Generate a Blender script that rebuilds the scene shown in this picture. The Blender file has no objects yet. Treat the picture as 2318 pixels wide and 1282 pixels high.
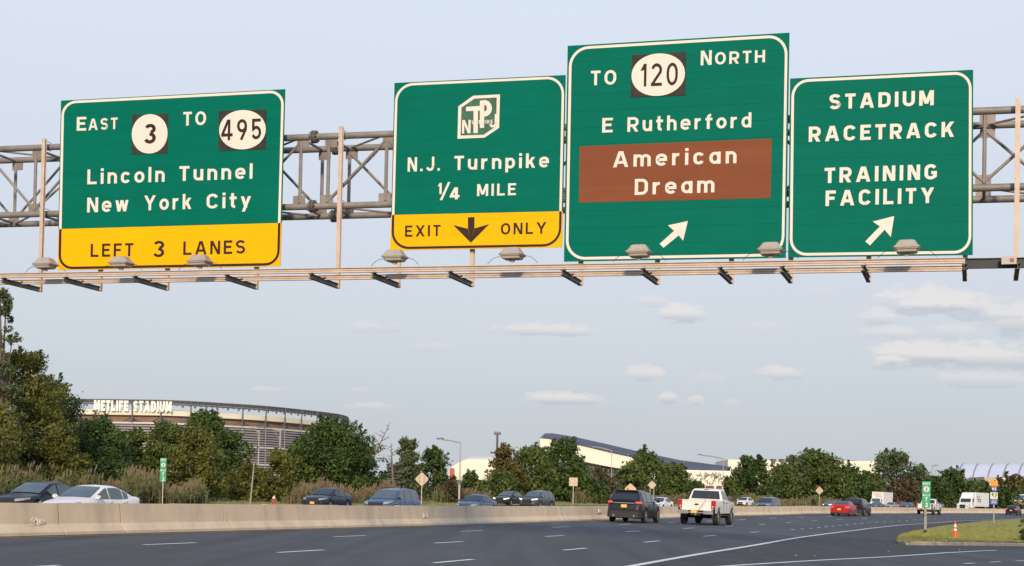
import bpy, math, random
import numpy as np
from mathutils import Vector, Matrix
random.seed(7); RNG = np.random.default_rng(11)
SC = bpy.context.scene; COL = SC.collection
# ------------------------------------------------------------------ camera, sky, sun, exposure
FPX, PCX, PCY, PITCH, ROLL, EYE = 3350.0, 1159.0, 1047.0, math.atan(.026), .02, 1.29
_F = Vector((0, math.cos(PITCH), math.sin(PITCH)))
_r0, _u0 = Vector((1, 0, 0)), Vector((0, -math.sin(PITCH), math.cos(PITCH)))
_R = math.cos(ROLL)*_r0 + math.sin(ROLL)*_u0
_U = -math.sin(ROLL)*_r0 + math.cos(ROLL)*_u0
cam_d = bpy.data.cameras.new('camera'); cam = bpy.data.objects.new('camera', cam_d); COL.objects.link(cam)
cam.matrix_world = Matrix(((_R.x, _U.x, -_F.x, 0), (_R.y, _U.y, -_F.y, 0), (_R.z, _U.z, -_F.z, EYE), (0, 0, 0, 1)))
cam_d.sensor_fit = 'HORIZONTAL'; cam_d.sensor_width = 36; cam_d.lens = 36*FPX/2318
cam_d.shift_y = (PCY-641)/2318; cam_d.clip_start = .1; cam_d.clip_end = 6000
SC.camera = cam
EYEV = Vector((0, 0, EYE))
def ray(px, py):                      # direction seen at a photograph point, scaled so that y = 1
    v = _F + _R*((px-PCX)/FPX) - _U*((py-PCY)/FPX)
    return v / v.y
def at(px, py, Y):                    # the world point at depth Y seen there
    return EYEV + ray(px, py)*Y
def horizon(px): return 1156 - ROLL*(2270-px)

SUN_AZ, SUN_EL = math.radians(181), math.radians(21)      # compass-like: from +Y towards +X
sun_d = bpy.data.lights.new('sun', 'SUN'); sun = bpy.data.objects.new('sun', sun_d); COL.objects.link(sun)
sv = Vector((math.sin(SUN_AZ)*math.cos(SUN_EL), math.cos(SUN_AZ)*math.cos(SUN_EL), math.sin(SUN_EL)))
sun.rotation_euler = sv.to_track_quat('Z', 'Y').to_euler()
sun_d.energy = 3.5; sun_d.angle = math.radians(5); sun_d.color = (1, .81, .62)
W = bpy.data.worlds.new('World'); SC.world = W; W.use_nodes = True
wn, wl = W.node_tree.nodes, W.node_tree.links
wn.clear()
def N(t, **k):
    n = wn.new(t)
    for a, b in k.items(): setattr(n, a, b)
    return n
def M(op, a, b=None, c=None):
    n = N('ShaderNodeMath', operation=op)
    for i, x in enumerate((a, b, c)):
        if x is None: continue
        if isinstance(x, (int, float)): n.inputs[i].default_value = x
        else: wl.new(x, n.inputs[i])
    return n.outputs[0]
sky = N('ShaderNodeTexSky'); sky.sky_type = 'NISHITA'; sky.sun_disc = False
sky.sun_elevation = SUN_EL; sky.sun_rotation = SUN_AZ; sky.dust_density = 3.0; sky.air_density = 1.0; sky.ozone_density = 2.0
SKY_STR = .12
tc = N('ShaderNodeTexCoord'); sep = N('ShaderNodeSeparateXYZ'); wl.new(tc.outputs['Generated'], sep.inputs[0])
sx, sy, sz = sep.outputs
# thin high haze: a pale veil over the physical sky, thicker towards the horizon
ramp = N('ShaderNodeValToRGB'); wl.new(sz, ramp.inputs[0])
re = ramp.color_ramp.elements
re[0].position = 0.0; re[0].color = (.60, .65, .69, 1)
re[1].position = .75; re[1].color = (.42, .60, .95, 1)
for p, c in ((.06, (.615, .665, .725, 1)), (.13, (.695, .735, .81, 1)), (.21, (.735, .79, .885, 1)), (.32, (.79, .855, .96, 1))):
    e = re.new(p); e.color = c
nz0 = N('ShaderNodeTexNoise'); nz0.inputs['Scale'].default_value = 3.0; nz0.inputs['Detail'].default_value = 5
mp0 = N('ShaderNodeMapping'); mp0.inputs['Scale'].default_value = (1, 1, 3.5); wl.new(tc.outputs['Generated'], mp0.inputs[0]); wl.new(mp0.outputs[0], nz0.inputs['Vector'])
# real clouds of this afternoon: u = x/y, v = z/y places them by direction, noise frays them
ys = M('MAXIMUM', sy, .05)
u, v = M('DIVIDE', sx, ys), M('DIVIDE', sz, ys)
cmb = N('ShaderNodeCombineXYZ'); wl.new(M('MULTIPLY', u, 95), cmb.inputs[0]); wl.new(M('MULTIPLY', v, 230), cmb.inputs[1])
nz = N('ShaderNodeTexNoise'); nz.inputs['Scale'].default_value = 1.0; nz.inputs['Detail'].default_value = 6; nz.inputs['Roughness'].default_value = .55
wl.new(cmb.outputs[0], nz.inputs['Vector'])
cmb2 = N('ShaderNodeCombineXYZ'); wl.new(M('MULTIPLY', u, 38), cmb2.inputs[0]); wl.new(M('MULTIPLY', v, 80), cmb2.inputs[1])
nzb = N('ShaderNodeTexNoise'); nzb.inputs['Scale'].default_value = 1.0; nzb.inputs['Detail'].default_value = 2; wl.new(cmb2.outputs[0], nzb.inputs['Vector'])
fray = M('ADD', M('MULTIPLY', M('SUBTRACT', nz.outputs['Fac'], .5), 2.8), M('MULTIPLY', M('SUBTRACT', nzb.outputs['Fac'], .5), 2.2))
CL = [(2110, 684, 115, 28, 1), (2080, 700, 60, 16, .8), (2225, 703, 95, 22, .7), (2290, 730, 60, 34, .9), (1985, 722, 52, 18, .75), (2020, 757, 70, 15, .6),
      (2150, 755, 90, 15, .5), (2075, 806, 95, 26, 1.1), (2020, 826, 50, 12, .7), (2220, 812, 140, 28, .95), (2220, 862, 110, 18, .6), (1545, 714, 52, 19, .95),
      (1480, 685, 42, 11, .45), (1245, 750, 112, 13, .75), (1460, 850, 42, 16, .75), (1765, 848, 52, 14, .75), (1275, 905, 88, 13, .9),
      (1512, 903, 20, 12, .8), (1575, 908, 18, 10, .6), (845, 743, 60, 13, .55), (965, 788, 55, 9, .5), (607, 884, 40, 7, .5),
      (835, 922, 48, 8, .5), (1720, 745, 55, 12, .3), (1860, 665, 36, 9, .3), (1600, 858, 36, 12, .3), (1660, 915, 20, 8, .3), (820, 885, 30, 6, .3)]
den = None; shade = None
for cx, cy, a, b, s in CL:
    r = ray(cx, cy)
    du = M('MULTIPLY', M('SUBTRACT', u, r.x), FPX/a); dv = M('MULTIPLY', M('SUBTRACT', v, r.z), FPX/b/1.35)
    # bases flatter than tops
    dv2 = M('MULTIPLY', M('MULTIPLY', dv, dv), M('ADD', 1.0, M('MULTIPLY', M('LESS_THAN', dv, 0.0), .8)))
    d = M('SUBTRACT', 1.0, M('ADD', M('MULTIPLY', du, du), dv2))
    k = M('MULTIPLY', M('MAXIMUM', M('MINIMUM', M('ADD', M('ADD', M('MULTIPLY', d, .95), M('MULTIPLY', fray, .95)), .5), 1.0), 0.0), s)
    k = M('MULTIPLY', k, M('GREATER_THAN', d, -2.2))
    den = k if den is None else M('MAXIMUM', den, k)
    t = M('MULTIPLY', k, M('MULTIPLY', dv, .5)); shade = t if shade is None else M('ADD', shade, t)
den = M('MULTIPLY', M('MINIMUM', den, 1.0), M('GREATER_THAN', sy, .05))
ccol = N('ShaderNodeValToRGB'); wl.new(M('ADD', M('MULTIPLY', shade, 1.0), .5), ccol.inputs[0])
ce = ccol.color_ramp.elements; ce[0].position = .33; ce[0].color = (.53, .555, .62, 1); ce[1].position = .62; ce[1].color = (.84, .80, .77, 1)
def mix(f, a, b):
    n = N('ShaderNodeMix', data_type='RGBA')
    for sck, x in ((n.inputs[0], f), (n.inputs[6], a), (n.inputs[7], b)):
        if isinstance(x, (int, float)): sck.default_value = x
        elif isinstance(x, tuple): sck.default_value = x
        else: wl.new(x, sck)
    return n.outputs[2]
skl = N('ShaderNodeVectorMath', operation='SCALE'); wl.new(sky.outputs[0], skl.inputs[0]); skl.inputs[3].default_value = SKY_STR
veil = mix(M('MULTIPLY', M('SUBTRACT', nz0.outputs['Fac'], .42), .35), ramp.outputs[0], (.76, .77, .81, 1))
base = mix(.86, skl.outputs[0], veil)
full = mix(M('MULTIPLY', den, .75), base, ccol.outputs[0])
# below the horizon the ground is there anyway
bg = N('ShaderNodeBackground'); wl.new(full, bg.inputs[0]); bg.inputs[1].default_value = 1.0
wo = N('ShaderNodeOutputWorld'); wl.new(bg.outputs[0], wo.inputs[0])
SC.view_settings.view_transform = 'Standard'; SC.view_settings.look = 'None'
SC.view_settings.exposure = 0; SC.view_settings.gamma = 1; SC.view_settings.use_curve_mapping = False
SC.cycles.max_bounces = 5; SC.cycles.transparent_max_bounces = 6; SC.cycles.use_denoising = True

# ------------------------------------------------------------------ helpers
_mats = {}
def mat(name, col, rough=.6, metal=0., var=.12, scale=3., bump=0., bscale=None, spec=.5, coat=0., space='Object', streak=None, emit=0.):
    if name in _mats: return _mats[name]
    m = bpy.data.materials.new(name); m.use_nodes = True; t = m.node_tree; n, l = t.nodes, t.links
    b = n['Principled BSDF']; b.inputs['Roughness'].default_value = rough; b.inputs['Metallic'].default_value = metal
    b.inputs['Specular IOR Level'].default_value = spec; b.inputs['Coat Weight'].default_value = coat; b.inputs['Coat Roughness'].default_value = .05
    tc = n.new('ShaderNodeTexCoord'); vec = tc.outputs[space]
    if streak:
        mp = n.new('ShaderNodeMapping'); mp.inputs['Scale'].default_value = streak; l.new(vec, mp.inputs[0]); vec = mp.outputs[0]
    nz = n.new('ShaderNodeTexNoise'); nz.inputs['Scale'].default_value = scale; nz.inputs['Detail'].default_value = 6; nz.inputs['Roughness'].default_value = .6
    l.new(vec, nz.inputs['Vector'])
    r = n.new('ShaderNodeValToRGB'); l.new(nz.outputs['Fac'], r.inputs[0])
    e = r.color_ramp.elements; e[0].position = .3; e[1].position = .7
    e[0].color = tuple(c*(1-var) for c in col)+(1,); e[1].color = tuple(min(1, c*(1+var)) for c in col)+(1,)
    l.new(r.outputs[0], b.inputs['Base Color'])
    if bump:
        n2 = n.new('ShaderNodeTexNoise'); n2.inputs['Scale'].default_value = bscale or scale*8; n2.inputs['Detail'].default_value = 4; l.new(tc.outputs[space], n2.inputs['Vector'])
        bp = n.new('ShaderNodeBump'); bp.inputs['Strength'].default_value = bump; bp.inputs['Distance'].default_value = .02
        l.new(n2.outputs['Fac'], bp.inputs['Height']); l.new(bp.outputs[0], b.inputs['Normal'])
    if emit: b.inputs['Emission Strength'].default_value = emit; b.inputs['Emission Color'].default_value = tuple(col)+(1,)
    _mats[name] = m; return m
def tag(o, label=None, cat=None, group=None, kind=None):
    if label: o['label'] = label
    if cat: o['category'] = cat
    if group: o['group'] = group
    if kind: o['kind'] = kind
    return o
def empty(name, loc, rz=0., **k):
    o = bpy.data.objects.new(name, None); COL.objects.link(o); o.location = loc; o.rotation_euler = (0, 0, rz); o.empty_display_size = .3
    return tag(o, **k)
def chain_loc(p):
    v = Vector((0, 0, 0))
    while p is not None: v += Vector(p.location); p = p.parent
    return v
class MB:
    """collects shapes, links them as ONE mesh object"""
    def __init__(s): s.v = []; s.f = []; s.mi = []; s.cur = 0
    def add(s, vs, fs):
        k = len(s.v); s.v += [tuple(p) for p in vs]; s.f += [tuple(i+k for i in f) for f in fs]; s.mi += [s.cur]*len(fs); return s
    def box(s, c, d, ax=None):
        c = Vector(c); X, Y, Z = ax or (Vector((1, 0, 0)), Vector((0, 1, 0)), Vector((0, 0, 1)))
        vs = [c+X*(i*d[0]/2)+Y*(j*d[1]/2)+Z*(k*d[2]/2) for k in (-1, 1) for j in (-1, 1) for i in (-1, 1)]
        return s.add(vs, [(0, 2, 3, 1), (4, 5, 7, 6), (0, 1, 5, 4), (2, 6, 7, 3), (0, 4, 6, 2), (1, 3, 7, 5)])
    def tube(s, a, b, r, n=8, r2=None, cap=True):
        a, b = Vector(a), Vector(b); r2 = r if r2 is None else r2; d = (b-a).normalized()
        x = d.orthogonal().normalized(); y = d.cross(x)
        vs = [a+(x*math.cos(t)+y*math.sin(t))*r for t in [2*math.pi*i/n for i in range(n)]]
        vs += [b+(x*math.cos(t)+y*math.sin(t))*r2 for t in [2*math.pi*i/n for i in range(n)]]
        fs = [(i, (i+1) % n, (i+1) % n+n, i+n) for i in range(n)]
        if cap: fs += [tuple(range(n-1, -1, -1)), tuple(range(n, 2*n))]
        return s.add(vs, fs)
    def path(s, pts, r, n=6):
        for p, q in zip(pts[:-1], pts[1:]): s.tube(p, q, r, n)
        return s
    def beam(s, a, b, w, h, up=Vector((0, 0, 1))):
        a, b = Vector(a), Vector(b); d = (b-a); L = d.length; d.normalize(); y = up.cross(d).normalized(); z = d.cross(y)
        return s.box((a+b)/2, (L, w, h), (d, y, z))
    def quad(s, a, b, c, d): return s.add([a, b, c, d], [(0, 1, 2, 3)])
    def prism(s, poly, off):           # polygon extruded by the vector off
        off = Vector(off); n = len(poly); vs = [Vector(p) for p in poly]; vs += [p+off for p in vs]
        return s.add(vs, [tuple(range(n)), tuple(range(2*n-1, n-1, -1))]+[(i, i+n, (i+1) % n+n, (i+1) % n) for i in range(n)])
    def grid(s, P):                    # P[i][j]
        n, m = len(P), len(P[0]); vs = [p for r in P for p in r]
        return s.add(vs, [(i*m+j, i*m+j+1, (i+1)*m+j+1, (i+1)*m+j) for i in range(n-1) for j in range(m-1)])
    def mesh(s, name, mats, smooth=False):
        me = bpy.data.meshes.new(name); me.from_pydata(s.v, [], s.f)
        mats = mats if isinstance(mats, (list, tuple)) else [mats]
        for m in mats: me.materials.append(m)
        if len(mats) > 1: me.polygons.foreach_set('material_index', s.mi)
        if smooth:
            me.polygons.foreach_set('use_smooth', [True]*len(me.polygons))
            try: me.set_sharp_from_angle(angle=math.radians(38))
            except Exception: pass
        me.update(); return me
    def build(s, name, mats, parent=None, world=False, smooth=False, **k):
        o = bpy.data.objects.new(name, s.mesh(name, mats, smooth)); COL.objects.link(o)
        if parent is not None:
            o.parent = parent
            if world: o.location = -chain_loc(parent)
        return tag(o, **k)
def child(name, me, parent, loc=(0, 0, 0), rot=(0, 0, 0), scale=None):
    o = bpy.data.objects.new(name, me); COL.objects.link(o); o.parent = parent; o.location = loc; o.rotation_euler = rot
    if scale: o.scale = scale
    return o
def kids(o): return [c for c in bpy.data.objects if c.parent == o]
def copy_tree(o, parent=None, cache=None):
    if cache is None:
        cache = {}
        for c in bpy.data.objects:
            if c.parent is not None: cache.setdefault(c.parent.name, []).append(c)
    c = o.copy(); COL.objects.link(c)
    if parent is not None: c.parent = parent
    for ch in cache.get(o.name, []): copy_tree(ch, c, cache)
    return c
def lerp(a, b, t): return a+(b-a)*t
# ------------------------------------------------------------------ road frame: barrier line, offset u to its right
_dY = 1.0; BY = np.arange(-60, 900, _dY)
def _slope(Y): return np.interp(Y, [-60, 95, 135, 194, 248, 350, 900], [.331, .331, .45, .50, .62, .75, .85])
BX = np.cumsum(_slope(BY))*_dY; BX = BX - np.interp(30, BY, BX) - 12.4
BN = np.stack([1/np.sqrt(1+_slope(BY)**2), -_slope(BY)/np.sqrt(1+_slope(BY)**2)], 1)
def zbar(Y): return float(np.interp(Y, [0, 60, 72, 105, 114, 133, 143, 182, 248, 400, 900], [.28, .28, .32, .39, .45, .52, .62, .69, .86, 1.1, 1.3]))
def csl(Y): return float(np.interp(Y, [0, 60, 90, 900], [.013, .014, .028, .028]))
def wk(Y): return float(np.interp(Y, [0, 60, 110, 160, 255, 900], [20.5, 20.5, 26, 31, 37, 38]))/20.5
def frame(Yb, u):
    if u < 0: u = u*wk(Yb)
    X = float(np.interp(Yb, BY, BX)); s = float(_slope(Yb)); k = math.hypot(1, s)
    return X+u/k, Yb-u*s/k
def uinv(X, Y):
    d = (BX-X)**2+(BY-Y)**2; i = int(np.argmin(d))
    u = float((X-BX[i])*BN[i, 0]+(Y-BY[i])*BN[i, 1])
    t = float((X-BX[i])*-BN[i, 1]+(Y-BY[i])*BN[i, 0])*BN[i, 0]; yb = float(BY[i])+t
    return yb, (u if u >= 0 else u/wk(yb))
def zprof(Yb, u):
    z = zbar(Yb)
    if u >= 0: return z-csl(Yb)*min(u, 40)
    a = -u
    w = 20.5
    rs = float(np.interp(Yb, [0, 60, 110, 250, 900], [.02, .027, .045, .055, .055]))
    if a < w: return z-.012*min(a, 12)+rs*max(0, a-12)
    return z-.144+rs*8.5+float(np.interp(a-w, [0, 3, 12, 60], [0, .12, .62, .9]))
def gz(X, Y): return zprof(*uinv(X, Y))
def P3(Yb, u, dz=0.):
    X, Y = frame(Yb, u); return Vector((X, Y, zprof(Yb, u)+dz))
def hit(px, py, dz=0.):               # where the line of sight through a photograph point meets the ground
    r = ray(px, py); t = 8.
    while t < 600:
        p = EYEV+r*t
        if p.z <= gz(p.x, p.y)+dz: break
        t += .4 if t < 90 else 1.
    for _ in range(6):
        p = EYEV+r*t; e = p.z-gz(p.x, p.y)-dz
        if abs(r.z) < 1e-5: break
        t += e/-r.z*.8
    p = EYEV+r*t; return Vector((p.x, p.y, gz(p.x, p.y)+dz))
def on_line(px, u):                   # the point of the lane at offset u that is seen in column px
    lo, hi = -30., 880.
    t0 = ray(px, horizon(px)).x
    best = None
    for Yb in np.arange(20, 700, 1.5):
        X, Y = frame(Yb, u)
        if Y < 5: continue
        e = abs(X/Y-t0)
        if best is None or e < best[0]: best = (e, Yb)
        elif e > best[0]+.02: break
    Yb = best[1]; X, Y = frame(Yb, u)
    return Vector((X, Y, zprof(Yb, u)))
def heading(X, Y):
    Yb, _ = uinv(X, Y); return math.atan2(1.0, float(_slope(Yb)))   # angle of the driving direction from +X

m_asph = mat('asphalt', (.044, .0445, .0465), .75, var=.16, scale=.5, bump=.25, bscale=60, space='Object')
m_asph2 = mat('worn asphalt', (.036, .036, .037), .85, var=.25, scale=.9, bump=.4, bscale=50)
m_line = mat('road paint', (.72, .70, .66), .6, var=.18, scale=6)
m_yline = mat('faded edge paint', (.46, .29, .16), .7, var=.25, scale=4)
m_grass = mat('grass', (.19, .18, .05), .9, var=.38, scale=.55, bump=.6, bscale=22)
m_grassd = mat('dry grass', (.16, .155, .055), .9, var=.35, scale=.8, bump=.6, bscale=22)
m_soil = mat('kerb grime', (.10, .085, .065), .9, var=.4, scale=5)
def add_road_wear(m, amt):
    n, l = m.node_tree.nodes, m.node_tree.links; b = n['Principled BSDF']; src = b.inputs['Base Color'].links[0].from_socket
    tc = n.new('ShaderNodeTexCoord'); mp = n.new('ShaderNodeMapping'); mp.inputs['Rotation'].default_value = (0, 0, math.radians(18.5)); mp.inputs['Scale'].default_value = (1.1, .035, 1)
    l.new(tc.outputs['Object'], mp.inputs[0]); nz = n.new('ShaderNodeTexNoise'); nz.inputs['Scale'].default_value = 1.; nz.inputs['Detail'].default_value = 3; l.new(mp.outputs[0], nz.inputs[0])
    r = n.new('ShaderNodeMapRange'); r.inputs[1].default_value = .35; r.inputs[2].default_value = .65; r.inputs[3].default_value = 1-amt; r.inputs[4].default_value = 1+amt
    l.new(nz.outputs['Fac'], r.inputs[0]); v = n.new('ShaderNodeVectorMath'); v.operation = 'SCALE'; l.new(src, v.inputs[0]); l.new(r.outputs[0], v.inputs[3]); l.new(v.outputs[0], b.inputs['Base Color'])
add_road_wear(m_asph, .32); add_road_wear(m_asph2, .2)

def strip(Y0, Y1, step, us, dz):
    mb = MB(); n = int((Y1-Y0)/step)
    mb.grid([[P3(Y0+(Y1-Y0)*i/n, u, dz) for u in us] for i in range(n+1)]); return mb
# ground sheet to the horizon
_us = [-2600, -900, -300, -120, -60, -45, -33, -28, -24, -22, -20.9]
gmb = MB()
def gp(Yb, u):
    X, Y = frame(Yb, u); 
    return Vector((X, Y, zprof(Yb, max(u, -80))-.03 if u < 0 else zprof(Yb, min(u, 40))-.12))
gY = list(np.arange(-50, 400, 5.))+list(np.arange(400, 895, 30.))+[890.]
gmb.grid([[gp(Y, u) for u in _us] for Y in gY])
gmb.grid([[gp(Y, u) for u in (-20.9, -16, -12, -5, 5, 16.8, 22, 30, 40)] for Y in gY])
gmb.add([(-5200, -3000, -.9), (5200, -3000, -.9), (5200, 5600, -.9), (-5200, 5600, -.9)], [(0, 1, 2, 3)])
ground = gmb.build('ground', m_grass, kind='structure')
far_land = MB().add([(-4000, 640, 1.1), (4200, 640, 1.1), (5200, 5600, 1.3), (-5200, 5600, 1.3)], [(0, 1, 2, 3)]).build('far_land', m_grass, kind='structure')

ERIGHT = 14.6
road = strip(-20, 620, 2., [.25, 4, 8, 12, 16.9], 0.).build('road', m_asph, kind='structure')
opp = strip(-20, 620, 3., [-20.9, -16, -12, -6, -.45], 0.).build('opposite_road', m_asph, kind='structure')
def mark(mb, Ya, Yb_, u, w, dz=.006, u2=None):
    n = max(1, int(abs(Yb_-Ya)/3)); u2 = u if u2 is None else u2
    mb.grid([[P3(lerp(Ya, Yb_, i/n), lerp(u, u2, i/n)-w/2, dz), P3(lerp(Ya, Yb_, i/n), lerp(u, u2, i/n)+w/2, dz)] for i in range(n+1)])
    return mb
def yb_of(px, py):
    p = hit(px, py); return uinv(p.x, p.y)
# dashed lane lines
period = 10.6
for us_, starts, Ymax in (((4.35, 3.75), [23.2, 32.1, 41.2, 51.1, 61.9], 330), ((7.7, 7.35), [22.8, 31.6, 39.9, 49.3, 59.7], 330), ((11.4, 10.8), [22.4, 30.6, 39.1, 47.8, 57.6, 68.2], 72)):
    Y = starts[-1]+period
    while Y < Ymax: starts.append(Y); Y += period
    for Y in [starts[0]-18, starts[0]-9]+starts:
        mark(MB(), Y, Y+2.0+.3*(Y > 55), float(np.interp(Y, [30, 62], us_)), .13).build('lane_dash', m_line, road)
Y = 80.
while Y < 240:                         # short dots where the exit lane splits off
    mark(MB(), Y, Y+1.0, 10.9, .18).build('lane_dot', m_line, road); Y += 3.7
mark(MB(), -10, 500, .76, .12).build('median_edge_line', m_yline, road)
for u0 in (-4.6, -8.3, -12, -15.7):
    Y = 40.
    while Y < 200: mark(MB(), Y, Y+2.2, u0, .15).build('lane_dash', m_line, opp); Y += period
mark(MB(), 0, 500, -19.4, .14).build('edge_line', m_line, opp)
# grime and sand gathered along the foot of the barrier
strip(-10, 500, 2., [.29, .60], .004).build('gutter_grime', mat('gutter grime', (.045, .035, .025), .95, var=.6, scale=1.5), road)

# right edge line, sampled in the photograph and laid on the road
def poly_strip(pts, w, dz):
    P = []
    for i, p in enumerate(pts):
        a = pts[max(0, i-1)]; b = pts[min(len(pts)-1, i+1)]; d = Vector((b.x-a.x, b.y-a.y, 0)).normalized(); nn = Vector((d.y, -d.x, 0))*w/2
        P.append([Vector((p.x-nn.x, p.y-nn.y, gz(p.x, p.y)+dz)), Vector((p.x+nn.x, p.y+nn.y, gz(p.x, p.y)+dz))])
    return MB().grid(P)
def curve(pxs, dz=0., sub=6):
    pts = [hit(x, y, dz) for x, y in pxs]; out = []
    for i in range(len(pts)-1):
        p0, p1, p2, p3 = pts[max(0, i-1)], pts[i], pts[i+1], pts[min(len(pts)-1, i+2)]
        for k in range(sub):
            t = k/sub
            out.append(.5*((2*p1)+(-p0+p2)*t+(2*p0-5*p1+4*p2-p3)*t*t+(-p0+3*p1-3*p2+p3)*t**3))
    return out+[pts[-1]]
edge = curve([(1340, 1300), (1440, 1281), (1580, 1256), (1710, 1235), (1850, 1212), (1980, 1195.5), (2110, 1184.5), (2239, 1177.5), (2318, 1174.5)])
# gore pavement and the ramp that carries the camera lane away to the right
gore_px = curve([(1340, 1301), (1440, 1282), (1580, 1257), (1710, 1236), (1850, 1213), (1980, 1196.5), (2110, 1185.5), (2239, 1178.5), (2318, 1175.5), (2480, 1172)])
gp_ = [Vector((p.x, p.y, gz(p.x, p.y)+.004)) for p in gore_px]
G = []
for p in gp_:
    row = []
    for k in range(9):
        X = p.x+k*5.; Yq = p.y-k*5.*.33; row.append(Vector((X, Yq, gz(X, Yq)+.004)))
    G.append(row)
gore = MB(); gore.grid(G)
X0 = gp_[0]
near = [[Vector((X0.x*(1-s)+k*5.-1.5*s*2, lerp(X0.y, -15, s)-k*5.*.33, 0)) for k in range(9)] for s in np.linspace(0, 1, 8)]
near = [[Vector((q.x, q.y, gz(q.x, q.y)+.004)) for q in r] for r in near]
gore.grid(near)
gore.build('gore_pavement', m_asph2, kind='structure')
poly_strip(edge, .2, .012).build('edge_line', m_line, road)
ramp_l = curve([(1560, 1289), (1690, 1280), (1850, 1270), (2020, 1261), (2160, 1251.5), (2255, 1247), (2380, 1243.5)])
# ramp lane surface: newer bluish asphalt on the near side of its edge line
def below(p): 
    r = Vector((p.x, p.y, 0)).normalized(); return r
R_ = []
for p in ramp_l:
    R_.append([Vector((p.x*k, p.y*k, gz(p.x*k, p.y*k)+.008)) for k in (1.0, .93, .85, .75, .6, .3)])
rampo = MB().grid(R_).build('ramp_pavement', m_asph, kind='structure')
poly_strip(ramp_l[:-6], .17, .014).build('ramp_edge_line', m_line, rampo)
for (xa, ya, xb, yb2) in ((2183, 1277.5, 2206, 1276), (2240, 1274, 2265, 1273), (2300, 1271, 2330, 1270)):
    poly_strip([hit(xa, ya), hit(xb, yb2)], .13, .014).build('ramp_dash', m_line, rampo)

# traffic island with kerb
isl_px = [(2034, 1232), (2031, 1226), (2040, 1217), (2070, 1208), (2110, 1199), (2160, 1191), (2215, 1184.5), (2270, 1180), (2330, 1176.5), (2440, 1173)]
far_side = curve(isl_px, 0., 5)
front_px = [(2440, 1240), (2318, 1237.5), (2240, 1236.5), (2160, 1235.5), (2090, 1235), (2050, 1234.5)]
front = curve(front_px, 0., 4)
outline = far_side+front+[far_side[0]]
kerb_h = .13
ctr = Vector((sum(p.x for p in outline)/len(outline), sum(p.y for p in outline)/len(outline), 0))
mk = mat('kerb concrete', (.33, .28, .22), .85, var=.3, scale=3, bump=.4, bscale=30)
isl = MB(); nO = len(outline)
loopT = [Vector((p.x, p.y, gz(p.x, p.y)+kerb_h)) for p in outline]
import mathutils.geometry as mg
# grass top: fans of triangles in rows between the two sides
A = far_side[:]; B = [front[-1]]+list(reversed(front))
m_ = 26
def resamp(L, n):
    d = [0.]
    for a, b in zip(L[:-1], L[1:]): d.append(d[-1]+(Vector((a.x, a.y))-Vector((b.x, b.y))).length)
    T = np.linspace(0, d[-1], n); return [Vector((float(np.interp(t, d, [q.x for q in L])), float(np.interp(t, d, [q.y for q in L])), 0)) for t in T]
A = resamp(far_side, m_); B = resamp(list(reversed(front)), m_)
rowsI = []
for i in range(m_):
    r = []
    for k in range(9):
        t = .03+.94*k/8; X = lerp(A[i].x, B[i].x, t); Yq = lerp(A[i].y, B[i].y, t)
        r.append(Vector((X, Yq, gz(X, Yq)+kerb_h-.02+.12*math.sin(math.pi*t)*min(1, i/5)+random.uniform(-.01, .01))))
    rowsI.append(r)
island = MB().grid(rowsI).build('grass_island', mat('island grass', (.20, .20, .055), .9, var=.45, scale=.7, bump=.7, bscale=18), kind='structure')
kb = []
for i in range(nO-1):
    p, q = outline[i], outline[i+1]
    if (p-q).length < .02: continue
    seg = MB(); out = []
    for r in (p, q):
        c = (ctr-Vector((r.x, r.y, 0))); c.z = 0
        j = i if r is p else i+1
        a, b = outline[max(0, j-1)], outline[min(nO-1, j+1)]
        d = Vector((b.x-a.x, b.y-a.y, 0)).normalized(); nn = Vector((d.y, -d.x, 0))
        g = gz(r.x, r.y)
        out.append([Vector((r.x, r.y, g-.1)), Vector((r.x, r.y, g+kerb_h-.03)), Vector((r.x, r.y, g+kerb_h))+nn*.03, Vector((r.x, r.y, g+kerb_h+.004))+nn*.2, Vector((r.x, r.y, g-.05))+nn*.22])
    seg.grid(out)
    seg.build('kerb_stone', mk, island)

# small litter and grit on the gore
lm = MB(); rl = random.Random(5)
for _ in range(16):
    q = hit(rl.uniform(1700, 2200), rl.uniform(1215, 1262)); s_ = rl.uniform(.012, .03); a_ = rl.uniform(0, 6.28)
    if not (EYEV.y < q.y < 80): continue
    lm.box(q+Vector((0, 0, .02)), (s_*2, s_, s_*.6), (Vector((math.cos(a_), math.sin(a_), 0)), Vector((-math.sin(a_), math.cos(a_), 0)), Vector((0, 0, 1))))
lm.build('road_grit', mat('pale grit', (.35, .32, .29), .9, var=.4), kind='stuff', label='scattered pale grit and litter on the dark gore pavement', cat='grit')
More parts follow.
